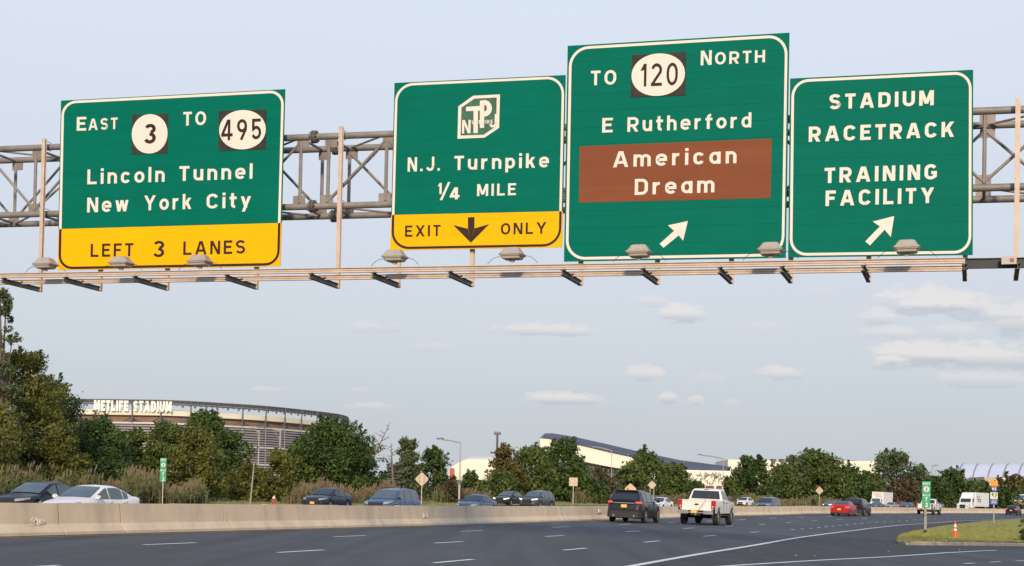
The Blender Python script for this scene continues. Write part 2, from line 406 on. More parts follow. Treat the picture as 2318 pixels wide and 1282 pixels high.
# grass tufts
def tufts(name, pts, h, mats_, label=None, blades=5, spread=.05):
    V = []; F = []; k = 0
    for p in pts:
        for b in range(blades):
            a = random.uniform(0, 6.283); w = random.uniform(.008, .02); hh = h*random.uniform(.5, 1.3); lx, ly = random.gauss(0, .35)*hh, random.gauss(0, .35)*hh
            x, y = p[0]+random.gauss(0, spread), p[1]+random.gauss(0, spread); c, s = math.cos(a)*w, math.sin(a)*w
            V += [(x-c, y-s, p[2]-.02), (x+c, y+s, p[2]-.02), (x+lx, y+ly, p[2]+hh)]; F.append((k, k+1, k+2)); k += 3
    mb = MB(); mb.v = V; mb.f = F; mb.mi = [0]*len(F)
    return mb.build(name, mats_, kind='stuff', label=label)
m_blade = mat('grass blade', (.25, .25, .065), .8, var=.4, scale=1.5); m_blade.use_backface_culling = False
pts = []
for _ in range(9000):
    i = random.random()**.8*(m_-1); a = int(i); f = i-a; k = random.random()*8; b = int(k); g = k-b
    if a >= m_-1 or b >= 8: continue
    p = rowsI[a][b]*(1-f)*(1-g)+rowsI[a+1][b]*f*(1-g)+rowsI[a][b+1]*(1-f)*g+rowsI[a+1][b+1]*f*g
    pts.append(p)
tag(tufts('grass_tufts', pts, .075, m_blade), label='short patchy grass growing over the traffic island', cat='grass')
vp = []
for _ in range(9000):
    Yb = random.uniform(55, 260); u = -random.uniform(21.2, 31); vp.append(P3(Yb, u))
tag(tufts('grass', vp, .13, m_blade, blades=4, spread=.12), label='mown roadside grass on the verge behind the far lanes', cat='grass')

# ------------------------------------------------------------------ median barrier, section by section
m_conc = mat('barrier concrete', (.67, .53, .375), .85, var=.10, scale=1.3, bump=.3, bscale=25)
def stain(m):
    n, l = m.node_tree.nodes, m.node_tree.links; b = n['Principled BSDF']; src = b.inputs['Base Color'].links[0].from_socket
    tc = n.new('ShaderNodeTexCoord'); mp = n.new('ShaderNodeMapping'); mp.inputs['Scale'].default_value = (.9, .9, .16); l.new(tc.outputs['Object'], mp.inputs[0])
    nz = n.new('ShaderNodeTexNoise'); nz.inputs['Scale'].default_value = 1.4; nz.inputs['Detail'].default_value = 7; l.new(mp.outputs[0], nz.inputs[0])
    r = n.new('ShaderNodeMapRange'); r.inputs[1].default_value = .52; r.inputs[2].default_value = .8; r.inputs[3].default_value = 1.; r.inputs[4].default_value = .68
    l.new(nz.outputs['Fac'], r.inputs[0]); v = n.new('ShaderNodeVectorMath'); v.operation = 'SCALE'; l.new(src, v.inputs[0]); l.new(r.outputs[0], v.inputs[3]); l.new(v.outputs[0], b.inputs['Base Color'])
stain(m_conc)
bar = empty('median_barrier', P3(40, 0), label='long tan concrete median barrier running from left edge towards the curve', cat='barrier')
prof = [(-.30, -.05), (-.30, .07), (-.135, .26), (-.085, .75), (.085, .75), (.135, .26), (.30, .07), (.30, -.05)]
Y = -12.; bi = 0
joint_px = [(215, 1170), (345, 1165), (400, 1160), (450, 1160), (548, 1160), (602, 1160), (690, 1160)]
while Y < 520:
    L = 2.47 if Y < 120 else (6.1 if Y < 240 else 12.2); gap = .028 if bi % 3 == 1 else .010
    mb = MB(); n = 3; jit = random.uniform(-.012, .012)
    mb.grid([[P3(lerp(Y+gap, Y+L-gap, i/n), 0, 0)+Vector((P3(Y, a, 0)-P3(Y, 0, 0)).to_tuple()[:2]+(0,)) + Vector((0, 0, b+jit*(b > .5))) for a, b in prof] for i in range(n+1)])
    k = len(mb.v)-len(prof)*(n+1)
    mb.f.append(tuple(range(len(prof)))); mb.mi.append(0); mb.f.append(tuple(range(len(prof)*n, len(prof)*(n+1)))[::-1]); mb.mi.append(0)
    mb.build('barrier_section', m_conc, bar, world=True); Y += L; bi += 1
cm = MB(); cy = [-12+5*k for k in range(107)]
cm.grid([[P3(Yc, a*.9, b-.012) for a, b in prof] for Yc in cy]); cm.build('joint_filler', mat('dark joint', (.05, .04, .03), .9), bar, world=True)
# chalky scrawls on the concrete
m_chalk = mat('white spray paint', (.72, .68, .62), .8, var=.1)
def scrawl(pxs, w=.012):
    mb = MB(); 
    P = []
    for x, y in pxs:
        r = ray(x, y); t = 10
        while t < 200:
            p = EYEV+r*t; Yb, uu = uinv(p.x, p.y)
            if uu < .20: break
            t += .1
        q = EYEV+r*t; P.append(Vector((q.x, q.y, q.z)))
    for a, b in zip(P[:-1], P[1:]): mb.beam(a+Vector((.02, -.02, 0)), b+Vector((.02, -.02, 0)), w*1.2, w*1.2)
    mb.build('painted_scrawl', m_chalk, bar, world=True)
scrawl([(68, 1178), (74, 1172), (80, 1176), (73, 1181), (80, 1186), (70, 1187)])
scrawl([(82, 1172), (84, 1187), (86, 1180), (90, 1186), (89, 1175), (94, 1187)])
scrawl([(95, 1178), (99, 1187), (98, 1177), (92, 1183)])
scrawl([(957, 1162), (957, 1172), (962, 1166), (966, 1172), (966, 1163)], .02)
scrawl([(1354, 1153), (1354, 1160), (1362, 1158), (1357, 1155)], .03)
# ------------------------------------------------------------------ sign gantry
PHI = math.atan((2230-PCX)/FPX); GD = Vector((math.sin(PHI), math.cos(PHI), 0)); GN = Vector((math.cos(PHI), -math.sin(PHI), 0)); UP = Vector((0, 0, 1))
def G(px, py, D):                      # point of the vertical plane square to the road at distance D
    r = ray(px, py); return EYEV + r*(D/(r.dot(GD)))
def gs(p): return p.dot(GN)
def shifted(p, D): return p+GD*(D-p.dot(GD))
m_steel = mat('weathered galvanised steel', (.26, .23, .205), .6, .25, var=.22, scale=2.5, bump=.15, bscale=20)
m_steeld = mat('brown oxide steel', (.15, .13, .115), .6, .3, var=.3, scale=4, bump=.2, bscale=20)
m_gal = mat('pale aluminium extrusion', (.56, .445, .35), .6, .1, var=.12, scale=3)
m_dark = mat('dark bracket steel', (.13, .125, .115), .6, .3, var=.2, scale=4)  # darker steel colour used for the walkway brackets
m_black = mat('black steel', (.02, .02, .022), .5, .2, var=.2)
D0 = 34.0; DF = 34.45; DR = 35.75
sL, sR = -45., 12.
def chord_line(y0, y1, x0, x1):        # a straight line in the front chord plane through two photograph points
    a, b = G(x0, y0, DF), G(x1, y1, DF); k = (b.z-a.z)/(gs(b)-gs(a))
    return lambda s, D=DF: GD*D+GN*s+UP*(a.z+k*(s-gs(a)))
topc = chord_line(338, 251.5, 0, 2230); botc = chord_line(487.5, 425.5, 0, 2230)
gantry = empty('sign_gantry', GD*DR+GN*-22, label='brown steel tube truss gantry spanning the highway behind the green signs', cat='gantry')
rc = .083*1.02
for ln in (topc, botc):
    for D in (DF, DR):
        MB().tube(ln(sL, D), ln(sR, D), rc, 16).build('chord', m_steel, gantry, world=True, smooth=True)
# bolted flanges where truss lengths meet
def flange_at(s):
    for ln in (topc, botc):
        for D in (DF, DR):
            c = ln(s, D); mb = MB()
            for o in (-.035, .035): mb.tube(c+GN*(o-.022), c+GN*(o+.022), .165, 20)
            for k in range(8):
                a = k*math.pi/4; q = c+(UP*math.cos(a)+GD*math.sin(a))*.13; mb.tube(q-GN*.10, q+GN*.10, .017, 6)
            mb.build('flange', m_steeld, gantry, world=True)
sf = gs(G(712, 310, DF)); flange_at(sf); flange_at(sf+14.6); flange_at(sf-14.6)
def gusset(c, w=.34, h=.26, t=.02): return MB().box(c, (w, t, h), (GN, GD, UP)).build('gusset_plate', m_steel, gantry, world=True)
def brace(a, b, r=.037): return MB().tube(a, b, r, 8).build('brace', m_steel, gantry, world=True, smooth=True)
vpx = [(-90, 0), (62, 0), (680, 0), (743, 0), (874, 0), (2222, 0)]
s_v = [gs(G(x, 400, DF)) for x, _ in vpx]
s1, s2, s3 = s_v[2], s_v[3], s_v[4]
panel = s3-s2
posts_s = []
s = s2
while s < sR-.3: posts_s.append(s); s += panel if s >= s2 else panel
s = s1
while s > sL+.3: posts_s.append(s); s -= panel
posts_s.sort()
print('panel', panel, 'flange s', sf)
for i, s in enumerate(posts_s):
    for D in (DF, DR):
        MB().tube(botc(s, D)+UP*.1, topc(s, D)-UP*.1, .046, 8).build('upright', m_steel, gantry, world=True, smooth=True)
        gusset(topc(s, D)-UP*.16+GN*.06); gusset(botc(s, D)+UP*.16-GN*.02)
    for ln, dz in ((topc, -.03), (botc, .03)): brace(ln(s, DF)+UP*dz, ln(s, DR)+UP*dz)
for i, (a, b) in enumerate(zip(posts_s[:-1], posts_s[1:])):
    if b-a < panel*.6: continue
    if i % 2 == 0: A_, B_ = (botc, topc)
    else: A_, B_ = (topc, botc)
    za = .12 if A_ is botc else -.12
    brace(A_(a, DF)+UP*za, B_(b, DF)-UP*za); brace(B_(a, DR)-UP*za, A_(b, DR)+UP*za)
    brace(topc(a, DF if i % 2 else DR), topc(b, DR if i % 2 else DF), .028); brace(botc(a, DR if i % 2 else DF), botc(b, DF if i % 2 else DR), .028)
    if i % 3 == 0: brace(botc(a, DF)+UP*.1, topc((a+b)/2, DR)-UP*.1, .03)
# end towers, beyond both sides of the picture
for s in (sL-.1, sR+.1):
    t = MB()
    for D in (DF-.2, DR+.2):
        c = GD*D+GN*s; t.tube(Vector((c.x, c.y, gz(c.x, c.y)-.3)), Vector((c.x, c.y, topc(s).z+.4)), .19, 14)
    t.build('tower_leg', m_steel, gantry, world=True)
# ------------------------------------------------------------------ lighting walkway hung under the signs
walk = empty('lighting_walkway', GD*33+GN*-22+UP*6, label='slim pale double rail walkway carried on brackets below the signs', cat='walkway')
DW1, DW2 = 32.55, 33.3
def rail_line(x0, y0, x1, y1, D):
    a, b = G(x0, y0, D), G(x1, y1, D); k = (b.z-a.z)/(gs(b)-gs(a))
    return lambda s: GD*D+GN*s+UP*(a.z+k*(s-gs(a)))
r1 = rail_line(0, 625, 2170, 591, DW1); r2 = rail_line(60, 639, 2170, 608, DW2)
sw1 = gs(G(2182, 600, DW1))
def channel(mb, ln, D, s0, s1, h, w):
    c0, c1 = ln(s0), ln(s1)
    mb.beam(c0, c1, w, h)
    for dz in (-h/2-.004, h/2+.004): mb.beam(c0+UP*dz-GD*.02, c1+UP*dz-GD*.02, w+.035, .012)
    mb.beam(c0-GD*(w/2+.008)+UP*h*.12, c1-GD*(w/2+.008)+UP*h*.12, .016, h*.35)
    return mb
channel(MB(), r1, DW1, sL+2, sw1, .098, .05).build('walkway_rail', m_gal, walk, world=True)
channel(MB(), r2, DW2, sL+2, sw1, .098, .05).build('walkway_rail', m_gal, walk, world=True)
brs = [85-150, 85, 221, 373, 575, 760, 897, 1064, 1311, 1485, 1653, 1788, 1965, 2184, 2300]
hang_s = []
for x in brs:
    s = gs(G(x, 650, D0)); hang_s.append(s)
    zt = r1(s).z-.075
    a = GD*(DW1-.06)+GN*s+UP*zt; b = GD*(D0+.12)+GN*s+UP*(r1(s).z-.085)
    mb = MB()
    mb.beam(a-UP*.055, b-UP*.055, .012, .10); mb.beam(a, b, .085, .012); mb.beam(a-UP*.11, b-UP*.11, .085, .012)
    mb.build('bracket', m_dark, walk, world=True)
    cl = MB()
    for D, ln in ((DW1, r1), (DW2, r2)): cl.box(GD*(D+.0)+GN*(s+.04)+UP*(zt+.02), (.05, .09, .035), (GN, GD, UP))
    cl.build('clamp', m_black, walk, world=True)
    # hanger that carries the sign and the bracket
    zb = r1(s).z-.2
    top = topc(s).z+(.16 if x in (85, 760, 2300) else -.1)
    if x == 1064: top = topc(s).z-.5
    pst = MB()
    c = GD*(D0+.12)+GN*s
    pst.box(c+UP*((zb+top)/2)-GD*.035, (.105, .014, top-zb), (GN, GD, UP)); pst.box(c+UP*((zb+top)/2)+GD*.035, (.105, .014, top-zb), (GN, GD, UP)); pst.box(c+UP*((zb+top)/2), (.014, .056, top-zb), (GN, GD, UP))
    hp = pst.build('hanger_post', m_gal, gantry, world=True)
    bo = MB()
    for ln in (topc, botc):
        for dz in (-.11, .11): bo.path([c-GD*.05+UP*(ln(s).z+dz)-GN*.03, c+GD*.36+UP*(ln(s).z+dz)-GN*.03], .009)
    bo.build('u_bolt', m_steeld, hp)
# dark steel continuation at the right with the junction box
da, db = GD*(DW1+.1)+GN*(sw1+.02)+UP*(r1(sw1).z-.045), GD*(DW1+.1)+GN*(sR-1)+UP*(r1(sR-1).z-.045)
mb = MB(); mb.beam(da, db, .012, .20); mb.beam(da+UP*.1, db+UP*.1, .09, .014); mb.beam(da-UP*.1, db-UP*.1, .09, .014)
mb.build('end_beam', m_black, walk, world=True)
jb = G(2284, 590, DW1-.1)
jbx = empty('junction_box', jb, label='small beige electrical box with reddish face mounted at the right end of walkway', cat='electrical box')
MB().box(jb, (.30, .12, .17), (GN, GD, UP)).build('box_body', mat('beige paint', (.5, .44, .38), .6), jbx, world=True)
MB().box(jb-GD*.068+GN*.06, (.08, .016, .07), (GN, GD, UP)).build('switch_cover', mat('faded red plastic', (.35, .10, .06), .6), jbx, world=True)
# ------------------------------------------------------------------ sign lights
m_hood = mat('sign light hood', (.40, .345, .285), .55, .1, var=.12, scale=6)
m_lens = mat('lamp glass', (.45, .43, .38), .25, 0, var=.1)
LX = [(103, 599), (275, 596), (453, 592.5), (894, 582), (1160, 577), (1447, 571.5), (1745, 566.5), (2053, 561.5)]
LABS = ['on walkway rail just left of the yellow LEFT 3 LANES band', 'on walkway in front of the word LEFT on yellow band', 'on walkway in front of the word LANES on yellow band',
        'under the lower left corner of the Turnpike sign', 'under the lower right part of the Turnpike sign', 'at the foot of the tallest sign left of its arrow',
        'at the lower right corner of the tallest sign', 'at the foot of the stadium and racetrack sign']
for i, (x, y) in enumerate(LX):
    c = G(x, y, DW1-.02); ll = empty('sign_light', c-UP*.15, label='taupe floodlight '+LABS[i], cat='sign light', group='sign lights along the walkway')
    def ringpts(w, d, z, k=.25):
        w2, d2 = w*.46, d/2; q = [(w2, -d2*(1-k)), (w2, d2*(1-k)), (w2*(1-k), d2), (-w2*(1-k), d2), (-w2, d2*(1-k)), (-w2, -d2*(1-k)), (-w2*(1-k), -d2), (w2*(1-k), -d2)]
        return [c+GN*a+GD*b+UP*z for a, b in q]
    def loft(rings, m, name, par, cap=True):
        mb = MB(); n = 8
        vs = [p for r in rings for p in r]; fs = [(i_*n+j, i_*n+(j+1) % n, (i_+1)*n+(j+1) % n, (i_+1)*n+j) for i_ in range(len(rings)-1) for j in range(n)]
        fs += [tuple(range(n)), tuple(range((len(rings)-1)*n, len(rings)*n))]
        mb.add(vs, fs); return mb.build(name, m, par, world=True)
    loft([ringpts(.60, .46, -.012, .12), ringpts(.60, .46, .004, .12), ringpts(.50, .38, .045, .12), ringpts(.36, .26, .15, .2), ringpts(.30, .2, .165, .3)], m_hood, 'hood', ll)
    loft([ringpts(.52, .40, -.045, .12), ringpts(.585, .44, -.014, .12)], m_lens, 'lens', ll)
    loft([ringpts(.36, .26, -.115, .15), ringpts(.46, .34, -.10, .15), ringpts(.48, .36, -.048, .15)], m_hood, 'base', ll)
    mb = MB()
    for o in (-.07, .05): mb.box(c+GN*o+UP*-.125, (.012, .05, .05), (GN, GD, UP))
    mb.box(c+UP*-.155, (.09, .07, .035), (GN, GD, UP)); mb.build('mount', m_hood, ll, world=True)
    mb = MB()
    for sg in (-1, 1):
        pts = [c+GN*sg*(.27+.34*t)+UP*(-.05-.155*t*t+.03*math.sin(t*3.1)) for t in [k/6 for k in range(7)]]
        mb.path(pts, .006, 5)
    mb.build('cable', m_black, ll, world=True)
# ------------------------------------------------------------------ highway lettering as strokes (flat print, slightly proud)
def arc(cx, cy, rx, ry, a0, a1, n=10): return [(cx+rx*math.cos(math.radians(a0+(a1-a0)*i/n)), cy+ry*math.sin(math.radians(a0+(a1-a0)*i/n))) for i in range(n+1)]
def glyph(ch, s):                      # s = stroke weight; returns width, list of ('P', pts) polylines / ('S', x0,y0,x1,y1) slanted bars
    h = s/2; T = 1-h; B = h
    P = lambda *p: ('P', list(p)); S = lambda *a: ('S',)+a
    def o(w, y0, y1, rr=None):
        rx = w/2-h; ry = min((y1-y0)/2, rr or rx*1.25); cx = w/2
        return arc(cx, y1-ry, rx, ry, 0, 180)+arc(cx, y0+ry, rx, ry, 180, 360)+[(w-h, y1-ry)]
    if ch == ' ': return .55, []
    if ch == 'A': w = .82; return w, [S(h*1.1, 0, w/2-h*.35, 1), S(w-h*1.1, 0, w/2+h*.35, 1), P((.2, .30), (w-.2, .30))]
    if ch == 'C': w = .70; return w, [('P', arc(w/2, .66, w/2-h, .34-h, 20, 180)+arc(w/2, .34, w/2-h, .34-h, 180, 340))]
    if ch == 'D': w = .70; return w, [P((h, 0), (h, 1)), ('P', [(h, T), (w*.45, T)]+arc(w-h-.24, T-.26, .24, .26, 90, 0, 7)+arc(w-h-.24, B+.26, .24, .26, 0, -90, 7)+[(w*.45, B), (h, B)])]
    if ch == 'E': w = .60; return w, [P((h, 0), (h, 1)), P((s, T), (w, T)), P((s, .52), (w*.88, .52)), P((s, B), (w, B))]
    if ch == 'F': w = .58; return w, [P((h, 0), (h, 1)), P((s, T), (w, T)), P((s, .50), (w*.88, .50))]
    if ch == 'G': w = .70; return w, [('P', arc(w/2, .66, w/2-h, .34-h, 25, 180)+arc(w/2, .34, w/2-h, .34-h, 180, 300)+[(w-h, .22), (w-h, .44), (w*.55, .44)])]
    if ch == 'H': w = .70; return w, [P((h, 0), (h, 1)), P((w-h, 0), (w-h, 1)), P((s, .5), (w-s, .5))]
    if ch == 'I': w = s; return w, [P((h, 0), (h, 1))]
    if ch == 'J': w = .62; return w, [('P', [(w-h, 1), (w-h, .3)]+arc(w/2, .34, w/2-h, .34-h, 0, -160))]
    if ch == 'K': w = .72; return w, [P((h, 0), (h, 1)), S(h*1.6, .32, w-h*1.2, 1), S(w-h*1.1, 0, w*.48, .62)]
    if ch == 'L': w = .58; return w, [P((h, 0), (h, 1)), P((s, B), (w, B))]
    if ch == 'M': w = .84; return w, [P((h, 0), (h, 1)), P((w-h, 0), (w-h, 1)), S(h*1.3, 1, w/2, .12), S(w-h*1.3, 1, w/2, .12)]
    if ch == 'N': w = .70; return w, [P((h, 0), (h, 1)), P((w-h, 0), (w-h, 1)), S(h*1.3, 1, w-h*1.3, 0)]
    if ch == 'O': w = .74; return w, [('P', o(w, B, T))]
    if ch == 'P': w = .66; return w, [P((h, 0), (h, 1)), ('P', [(s, T), (w*.5, T)]+arc(w-h-.22, T-.22, .22, .22, 90, 0, 7)[1:]+arc(w-h-.22, .38+.22, .22, .22, 0, -90, 7)+[(s, .38)])]
    if ch == 'R': w = .68; return w, [P((h, 0), (h, 1)), ('P', [(s, T), (w*.5, T)]+arc(w-h-.22, T-.21, .22, .21, 90, 0, 7)[1:]+arc(w-h-.22, .42+.2, .22, .2, 0, -90, 7)+[(s, .42)]), S(w-h*1.2, 0, w*.50, .42)]
    if ch == 'S': w = .66; return w, [('P', arc(w/2, .73, w/2-h, .27-h, 20, 180, 9)+arc(w/2, .745, w/2-h, .245, 190, 255, 4)+arc(w/2, .265, w/2-h, .245, 75, 0, 5)+arc(w/2, .27, w/2-h, .27-h, 0, -160, 9))]
    if ch == 'T': w = .60; return w, [P((0, T), (w, T)), P((w/2, 0), (w/2, 1-s))]
    if ch == 'U': w = .70; return w, [('P', [(h, 1), (h, .34)]+arc(w/2, .34, w/2-h, .34-h, 180, 360)+[(w-h, 1)])]
    if ch == 'X': w = .74; return w, [S(h*1.2, 0, w-h*1.2, 1), S(w-h*1.2, 0, h*1.2, 1)]
    if ch == 'Y': w = .78; return w, [S(h*1.2, 1, w/2, .42), S(w-h*1.2, 1, w/2, .42), P((w/2, 0), (w/2, .46))]
    if ch == 'W': w = 1.0; return w, [S(h*1.1, 1, w*.28, 0), S(w/2, 1, w*.28, 0), S(w/2, 1, w*.72, 0), S(w-h*1.1, 1, w*.72, 0)]
    X = .76; XT = X-h
    if ch == 'a': w = .60; return w, [('P', o(w, B, XT, .27)), P((w-h, 0), (w-h, X))]
    if ch == 'c': w = .58; return w, [('P', arc(w/2, X*.62, w/2-h, X*.38-h, 25, 180)+arc(w/2, X*.38, w/2-h, X*.38-h, 180, 335))]
    if ch == 'd': w = .60; return w, [('P', o(w, B, XT, .27)), P((w-h, 0), (w-h, 1.03))]
    if ch == 'e': w = .60; return w, [('P', [(h, X/2), (w-h, X/2)]+arc(w/2, X*.62, w/2-h, X*.38-h, 0, 180)+arc(w/2, X*.38, w/2-h, X*.38-h, 180, 325))]
    if ch == 'f': w = .42; return w, [('P', [(s*1.0, 0), (s*1.0, .78)]+arc(s+.14, .80, .14, 1.03-h-.80, 180, 80, 6)), P((0, XT), (w, XT))]
    if ch == 'h': w = .58; return w, [P((h, 0), (h, 1.03)), ('P', arc(w/2, X*.6, w/2-h, X*.4-h, 165, 0)+[(w-h, 0)])]
    if ch == 'i': w = s; return w, [P((h, 0), (h, X)), P((h, .87), (h, 1.05))]
    if ch == 'k': w = .58; return w, [P((h, 0), (h, 1.03)), S(h*1.6, .26, w-h*1.3, X), S(w-h*1.1, 0, w*.48, .46)]
    if ch == 'l': w = s; return w, [P((h, 0), (h, 1.03))]
    if ch == 'm': w = .92; q = w/2-h; return w, [P((h, 0), (h, X)), ('P', arc(h+q/2, X*.64, q/2, X*.36-h, 165, 0)+[(w/2, 0)]), ('P', arc(w/2+q/2, X*.64, q/2, X*.36-h, 165, 0)+[(w-h, 0)])]
    if ch == 'n': w = .58; return w, [P((h, 0), (h, X)), ('P', arc(w/2, X*.6, w/2-h, X*.4-h, 165, 0)+[(w-h, 0)])]
    if ch == 'o': w = .62; return w, [('P', o(w, B, XT, .27))]
    if ch == 'p': w = .60; return w, [('P', o(w, B, XT, .27)), P((h, -.27), (h, X))]
    if ch == 'r': w = .42; return w, [P((h, 0), (h, X)), ('P', arc(w*.78, X*.55, w*.78-h, X*.45-h, 170, 78, 6))]
    if ch == 't': w = .42; return w, [('P', [(s, 1.0), (s, .26)]+arc(s+.14, .22, .14, .22-h, 180, 280, 6)), P((0, XT), (w, XT))]
    if ch == 'u': w = .58; return w, [P((w-h, 0), (w-h, X)), ('P', [(h, X), (h, X*.4)]+arc(w/2, X*.4, w/2-h, X*.4-h, 180, 345))]
    if ch == 'w': w = .84; return w, [S(h*1.1, X, w*.28, 0), S(w/2, X, w*.28, 0), S(w/2, X, w*.72, 0), S(w-h*1.1, X, w*.72, 0)]
    if ch == 'y': w = .62; return w, [S(h*1.1, X, w*.52, 0), S(w-h*1.1, X, w*.27, -.27)]
    if ch == '0': w = .62; return w, [('P', o(w, B, T, .36))]
    if ch == '1': w = .34; return w, [P((w-h, 0), (w-h, 1)), S(h*1.2, .70, w-h, .99)]
    if ch == '2': w = .60; return w, [('P', arc(w/2, .70, w/2-h, .30-h, 165, -20, 9)+[(h*1.2, B+.03)]), P((0, B), (w, B))]
    if ch == '3': w = .60; return w, [('P', arc(w/2, .745, w/2-h*1.2, .255-h, 160, -80, 9)), ('P', arc(w/2-.01, .285, w/2-h, .285-h, 95, -160, 11))]
    if ch == '4': w = .68; return w, [P((w*.68, 0), (w*.68, 1)), S(h*.9, .28, w*.62, 1), P((0, .26), (w, .26))]
    if ch == '5': w = .60; return w, [('P', [(w-.04, T), (s*.8, T), (s*.8, .55)]+arc(w/2, .33, w/2-h, .33-h, 140, -155, 11))]
    if ch == '7': w = .58; return w, [P((0, T), (w, T)), S(w*.32, 0, w-h*1.2, 1-s*.5)]
    if ch == '9': w = .60; return w, [('P', arc(w/2, .68, w/2-h, .32-h, 0, 360, 16)), ('P', [(w-h, .68)]+[(w-h*1.1, .5)]+[(w*.42, 0)])]
    if ch == '8': w = .60; return w, [('P', o(w, B, .53, .2)), ('P', o(w, .5, T, .2))]
    if ch == '.': w = s; return w, [P((h, 0), (h, s))]
    if ch == '/': w = .55; return w, [S(h, -.05, w-h, 1.05)]
    raise ValueError(ch)
def stroke_quads(pts, s):              # offset polyline with mitred joins -> quads
    n = len(pts); h = s/2; out = []
    Pn = [Vector(p) for p in pts]; Pn = [p for i, p in enumerate(Pn) if i == 0 or (p-Pn[i-1]).length > 1e-4]; n = len(Pn)
    closed = (Pn[0]-Pn[-1]).length < 1e-3
    L = []; R = []
    for i in range(n):
        a = Pn[i-1] if i else (Pn[-2] if closed else None); b = Pn[i+1] if i < n-1 else (Pn[1] if closed else None)
        d1 = (Pn[i]-a).normalized() if a is not None else None; d2 = (b-Pn[i]).normalized() if b is not None else None
        if d1 is None: d1 = d2
        if d2 is None: d2 = d1
        n1, n2 = Vector((-d1.y, d1.x)), Vector((-d2.y, d2.x)); m = n1+n2
        m = n1 if m.length < .2 else m.normalized(); k = h/max(.45, m.dot(n1))
        L.append(Pn[i]+m*k); R.append(Pn[i]-m*k)
    return [(R[i], R[i+1], L[i+1], L[i]) for i in range(n-1)]
def text_quads(txt, s, gap):
    """unit-cap-height quads, width; each stroke gets a layer index"""
    x = 0; Q = []
    for ci, ch in enumerate(txt):
        w, st = glyph(ch, s)
        for li, g in enumerate(st):
            if g[0] == 'P': qs = stroke_quads(g[1], s)
            else:
                _, x0, y0, x1, y1 = g; L = math.hypot(x1-x0, y1-y0); hw = s/2*L/abs(y1-y0); qs = [(Vector((x0-hw, y0)), Vector((x0+hw, y0)), Vector((x1+hw, y1)), Vector((x1-hw, y1)))]
            for q in qs: Q.append(([Vector((p.x+x, p.y)) for p in q], li, ci))
        x += w+(gap if ch != ' ' else 0)
    return Q, x-gap

m_green = mat('green sign sheeting', (.0, .140, .094), .6, 0, var=.04, scale=1.2, spec=.06)
m_yel = mat('yellow sign sheeting', (.88, .44, .0), .55, 0, var=.03, scale=1.2, spec=.12)
m_brown = mat('brown sign sheeting', (.215, .068, .030), .6, 0, var=.05, scale=2, spec=.12)
m_white = mat('white sign sheeting', (.76, .68, .585), .5, 0, var=.04, scale=2, spec=.3)
m_ink = mat('black sign ink', (.035, .020, .014), .6, 0, var=.1, scale=3, spec=.2)
m_blk = mat('faded black shield', (.040, .036, .030), .7, 0, var=.3, scale=9, spec=.2)
m_alu = mat('sign back aluminium', (.35, .33, .30), .5, .5, var=.1)
def fade(m, amt):                      # patchy weathering of old sheeting
    n, l = m.node_tree.nodes, m.node_tree.links; b = n['Principled BSDF']; src = b.inputs['Base Color'].links[0].from_socket
    tc = n.new('ShaderNodeTexCoord'); mp = n.new('ShaderNodeMapping'); mp.inputs['Scale'].default_value = (.25, .25, 3.2); l.new(tc.outputs['Object'], mp.inputs[0])
    nz = n.new('ShaderNodeTexNoise'); nz.inputs['Scale'].default_value = 1.6; nz.inputs['Detail'].default_value = 8; l.new(mp.outputs[0], nz.inputs[0])
    r = n.new('ShaderNodeMapRange'); r.inputs[1].default_value = .3; r.inputs[2].default_value = .7; r.inputs[3].default_value = 1-amt; r.inputs[4].default_value = 1+amt
    l.new(nz.outputs['Fac'], r.inputs[0]); v = n.new('ShaderNodeVectorMath'); v.operation = 'SCALE'; l.new(src, v.inputs[0]); l.new(r.outputs[0], v.inputs[3]); l.new(v.outputs[0], b.inputs['Base Color'])
fade(m_green, .045); fade(m_yel, .03); fade(m_brown, .07)
DS = 33.93                             # sign faces
def gq(px, py, proud): return G(px, py, DS-proud)
def fill_poly(mb, pxs, proud):
    mb.add([gq(x, y, proud) for x, y in pxs], [tuple(range(len(pxs)))])
def bil(c, u, v):
    TL, TR, BR, BL = c
    return (lerp(lerp(TL[0], TR[0], u), lerp(BL[0], BR[0], u), v), lerp(lerp(TL[1], TR[1], u), lerp(BL[1], BR[1], u), v))
def inset_path(c, d, r, arcs=8, which='all'):
    """rounded rectangle in pixel space at inset d (px), corner radius r"""
    W_ = abs(c[1][0]-c[0][0]); H_ = abs(c[3][1]-c[0][1]); out = []
    def pt(x, y): return bil(c, x/W_, y/H_)
    for (cx, cy, a0) in ((W_-d-r, d+r, -90), (W_-d-r, H_-d-r, 0), (d+r, H_-d-r, 90), (d+r, d+r, 180)):
        for k in range(arcs+1):
            a = math.radians(a0+90*k/arcs); out.append(pt(cx+r*math.cos(a), cy+r*math.sin(a)))
    return out
def ring(mb, outer, inner, proud, keep=None):
    n = len(outer)
    for i in range(n):
        j = (i+1) % n
        if keep and not (keep(outer[i]) and keep(outer[j])): continue
        mb.quad(*[gq(x, y, proud) for x, y in (outer[i], outer[j], inner[j], inner[i])])
